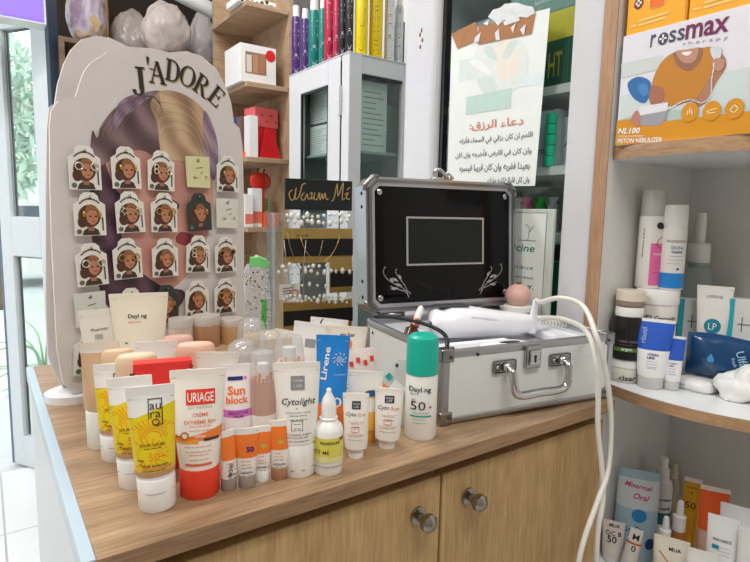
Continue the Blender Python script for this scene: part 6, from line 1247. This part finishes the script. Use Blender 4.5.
# red gift box with folded bag
a = ony(272, 160, 2.08); rg = thing('red_gift_box', 'coral gift box with dotted lid on the wooden shelf', 'box', (a.x-.015, 2.10, zs[2]), rad(10)); ht = ony(270, 108, 2.08).z-zs[2]; box('carton', (-.05, 0, 0), (.05, .07, ht*.62), mat((214, 44, 48), .4), rg, .002); box('lid', (-.054, -.004, ht*.62), (.054, .074, ht), mat((232, 104, 104), .4), rg, .002)
for i in range(5): disc('dot', flat(-.0042), -.045+.022*i, ht*(.74+.12*(i % 2)), .004, .004, mat((150, 40, 50), .4), rg)
prism('fold', [(-.05, 0), (.05, 0), (.02, ht*.6), (-.01, ht*.6)], lambda p: V((p[0], -.03+.02*p[1]/ht, p[1])), lambda p: V((p[0], -.002, p[1])), mat((204, 28, 40), .4), rg)
rr_ = thing('apple_mirror', 'pair of red apple shaped hand mirrors on the lower wooden shelf', 'mirror', (ony(266, 200, 2.06).x, 2.12, zs[3]), 0)
for i, (ox, cc) in enumerate(((0, (226, 52, 36)), (.035, (220, 84, 66)))):
    z_ = ony(266, 181, 2.1).z-zs[3]; o = ball('mirror_disc', (ox-.01, .02*i, z_), (.034, .006, .036), mat(cc, .3), rr_, 2); box('handle', (ox-.014, .02*i-.004, 0), (ox-.006, .02*i+.004, z_-.03), mat(cc, .3), rr_); wire('stalk', [(ox-.01, .02*i, z_+.034), (ox-.006, .02*i, z_+.05)], .003, mat((90, 60, 40), .5), rr_, 6, False, False)
for i, (nm, lb, x0, x1, top, Y, cc) in enumerate((('red_white_carton', 'white carton with red stripe on the lower wooden shelf, left', 245, 253, 194, 2.06, (236, 232, 230)), ('tall_white_carton', 'taller white carton with red corner on the lower wooden shelf', 252, 262, 188, 2.08, (238, 238, 238)), ('orange_pot', 'orange terracotta coloured box right on the lower wooden shelf', 265, 279, 213, 2.06, (226, 100, 56)))):
    c = eb(nm, lb, x0, x1, top, zs[3], Y, mat(cc, .4), .045); 
    if i < 2: rect('red_stripe', c.mp, -c.w/2, c.w/2, c.H*.1, c.H*.4, mat((222, 120, 100), .4), c.r, .0006, 1, 1)
gs = thing('green_stack', 'stack of green soap bars behind the cartons on the lower wooden shelf', 'soap', (ony(270, 200, 2.05).x, 2.05, zs[3]), 0)
gs.location.y = 2.17; gs.location.x += .02
for i in range(9): box('bar', (-.024, -.001, .013*i), (.026, .03, .013*i+.011), mat((60, 170, 60), .4) if i > 4 else mat((200, 214, 200), .5), gs, .002)
# ================================================================== bags on the cupboard
def bag(nm, label, x0, x1, y0, y1, Y, c, seed, tr_=None, d=.12, lumps=.25, rough=.22, group=None):
    a, b_ = ony(x0, y0, Y), ony(x1, y1, Y); zb_ = 1.951; w = (b_.x-a.x)/2; H = a.z-zb_
    r = thing(nm, label, 'bag', ((a.x+b_.x)/2, Y, zb_), 0, group, 0); bm = bmesh.new(); bmesh.ops.create_icosphere(bm, subdivisions=5, radius=1)
    for v in bm.verts:
        p = v.co.copy(); q = 1+lumps*NZ.noise(p*1.7+V((seed, 0, 0)))-.10*abs(NZ.noise(p*2.4+V((0, seed, 0))))-.05*abs(NZ.noise(V((p.x*9, p.y*9, p.z*3))+V((seed, seed, 0)))); e_ = 2.3
        tp = 1-.38*max(0, p.z)**1.5
        p = V([math.copysign(abs(t)**(2/e_), t) for t in p]); v.co = V((p.x*w*q*tp, p.y*d*q*tp, max(0, H*.5*(1+p.z*q*1.05))))
    bm_obj('bag_film', bm, tr_ or mat(c, rough, bump=.6, scale=60, var=.12), r, True); return r
def gold_print():
    m = bpy.data.materials.new('printed_film'); m.use_nodes = True; nt = m.node_tree; b = nt.nodes['Principled BSDF']; n = nt.nodes.new('ShaderNodeTexVoronoi'); n.inputs['Scale'].default_value = 14; tc = nt.nodes.new('ShaderNodeTexCoord'); nz = nt.nodes.new('ShaderNodeTexNoise'); nz.inputs['Scale'].default_value = 9; nz.inputs['Detail'].default_value = 4
    nt.links.new(tc.outputs['Object'], nz.inputs[0]); cr = nt.nodes.new('ShaderNodeValToRGB'); el = cr.color_ramp.elements
    for p, c in ((.38, (150, 130, 150)), (.5, (196, 186, 204)), (.56, (200, 170, 110)), (.68, (220, 214, 226))):
        e = el.new(p); e.color = lin(c)
    el.remove(el[0]); el.remove(el[-1]); nt.links.new(nz.outputs['Fac'], cr.inputs[0]); nt.links.new(cr.outputs[0], b.inputs['Base Color']); b.inputs['Roughness'].default_value = .3; return m
bag('printed_pack', 'shiny lilac and gold printed pack above the glass door', 62, 108, -30, 46, 2.80, (200, 180, 190), 3, gold_print(), .10, .12)
bag('gold_pack', 'gold foil pack behind the printed pack on the cupboard', 99, 109, -20, 44, 3.02, (190, 150, 80), 5, None, .06, .1)
bag('pillow_bag', 'greyish plastic bag left of the large bag on the cupboard', 110, 154, 6, 58, 3.0, (196, 186, 180), 7, None, .08, .12)
bag('large_bag', 'large bulging plastic bag of white fabric on the cupboard', 140, 192, -4, 60, 2.80, (226, 214, 208), 9, None, .08, .14)
bag('side_bag', 'narrow white plastic bag right of the large bag', 186, 217, 10, 62, 2.98, (226, 218, 216), 12, None, .08, .12)
bag('lilac_bag', 'lilac and green tinted plastic bag near the wooden shelf', 211, 242, 16, 62, 2.82, (176, 178, 196), 15, None, .09)
bag('hanging_bag', 'clear crumpled bag beside the topmost wooden board', 224, 248, -30, 34, 3.06, (214, 210, 208), 17, None, .06)
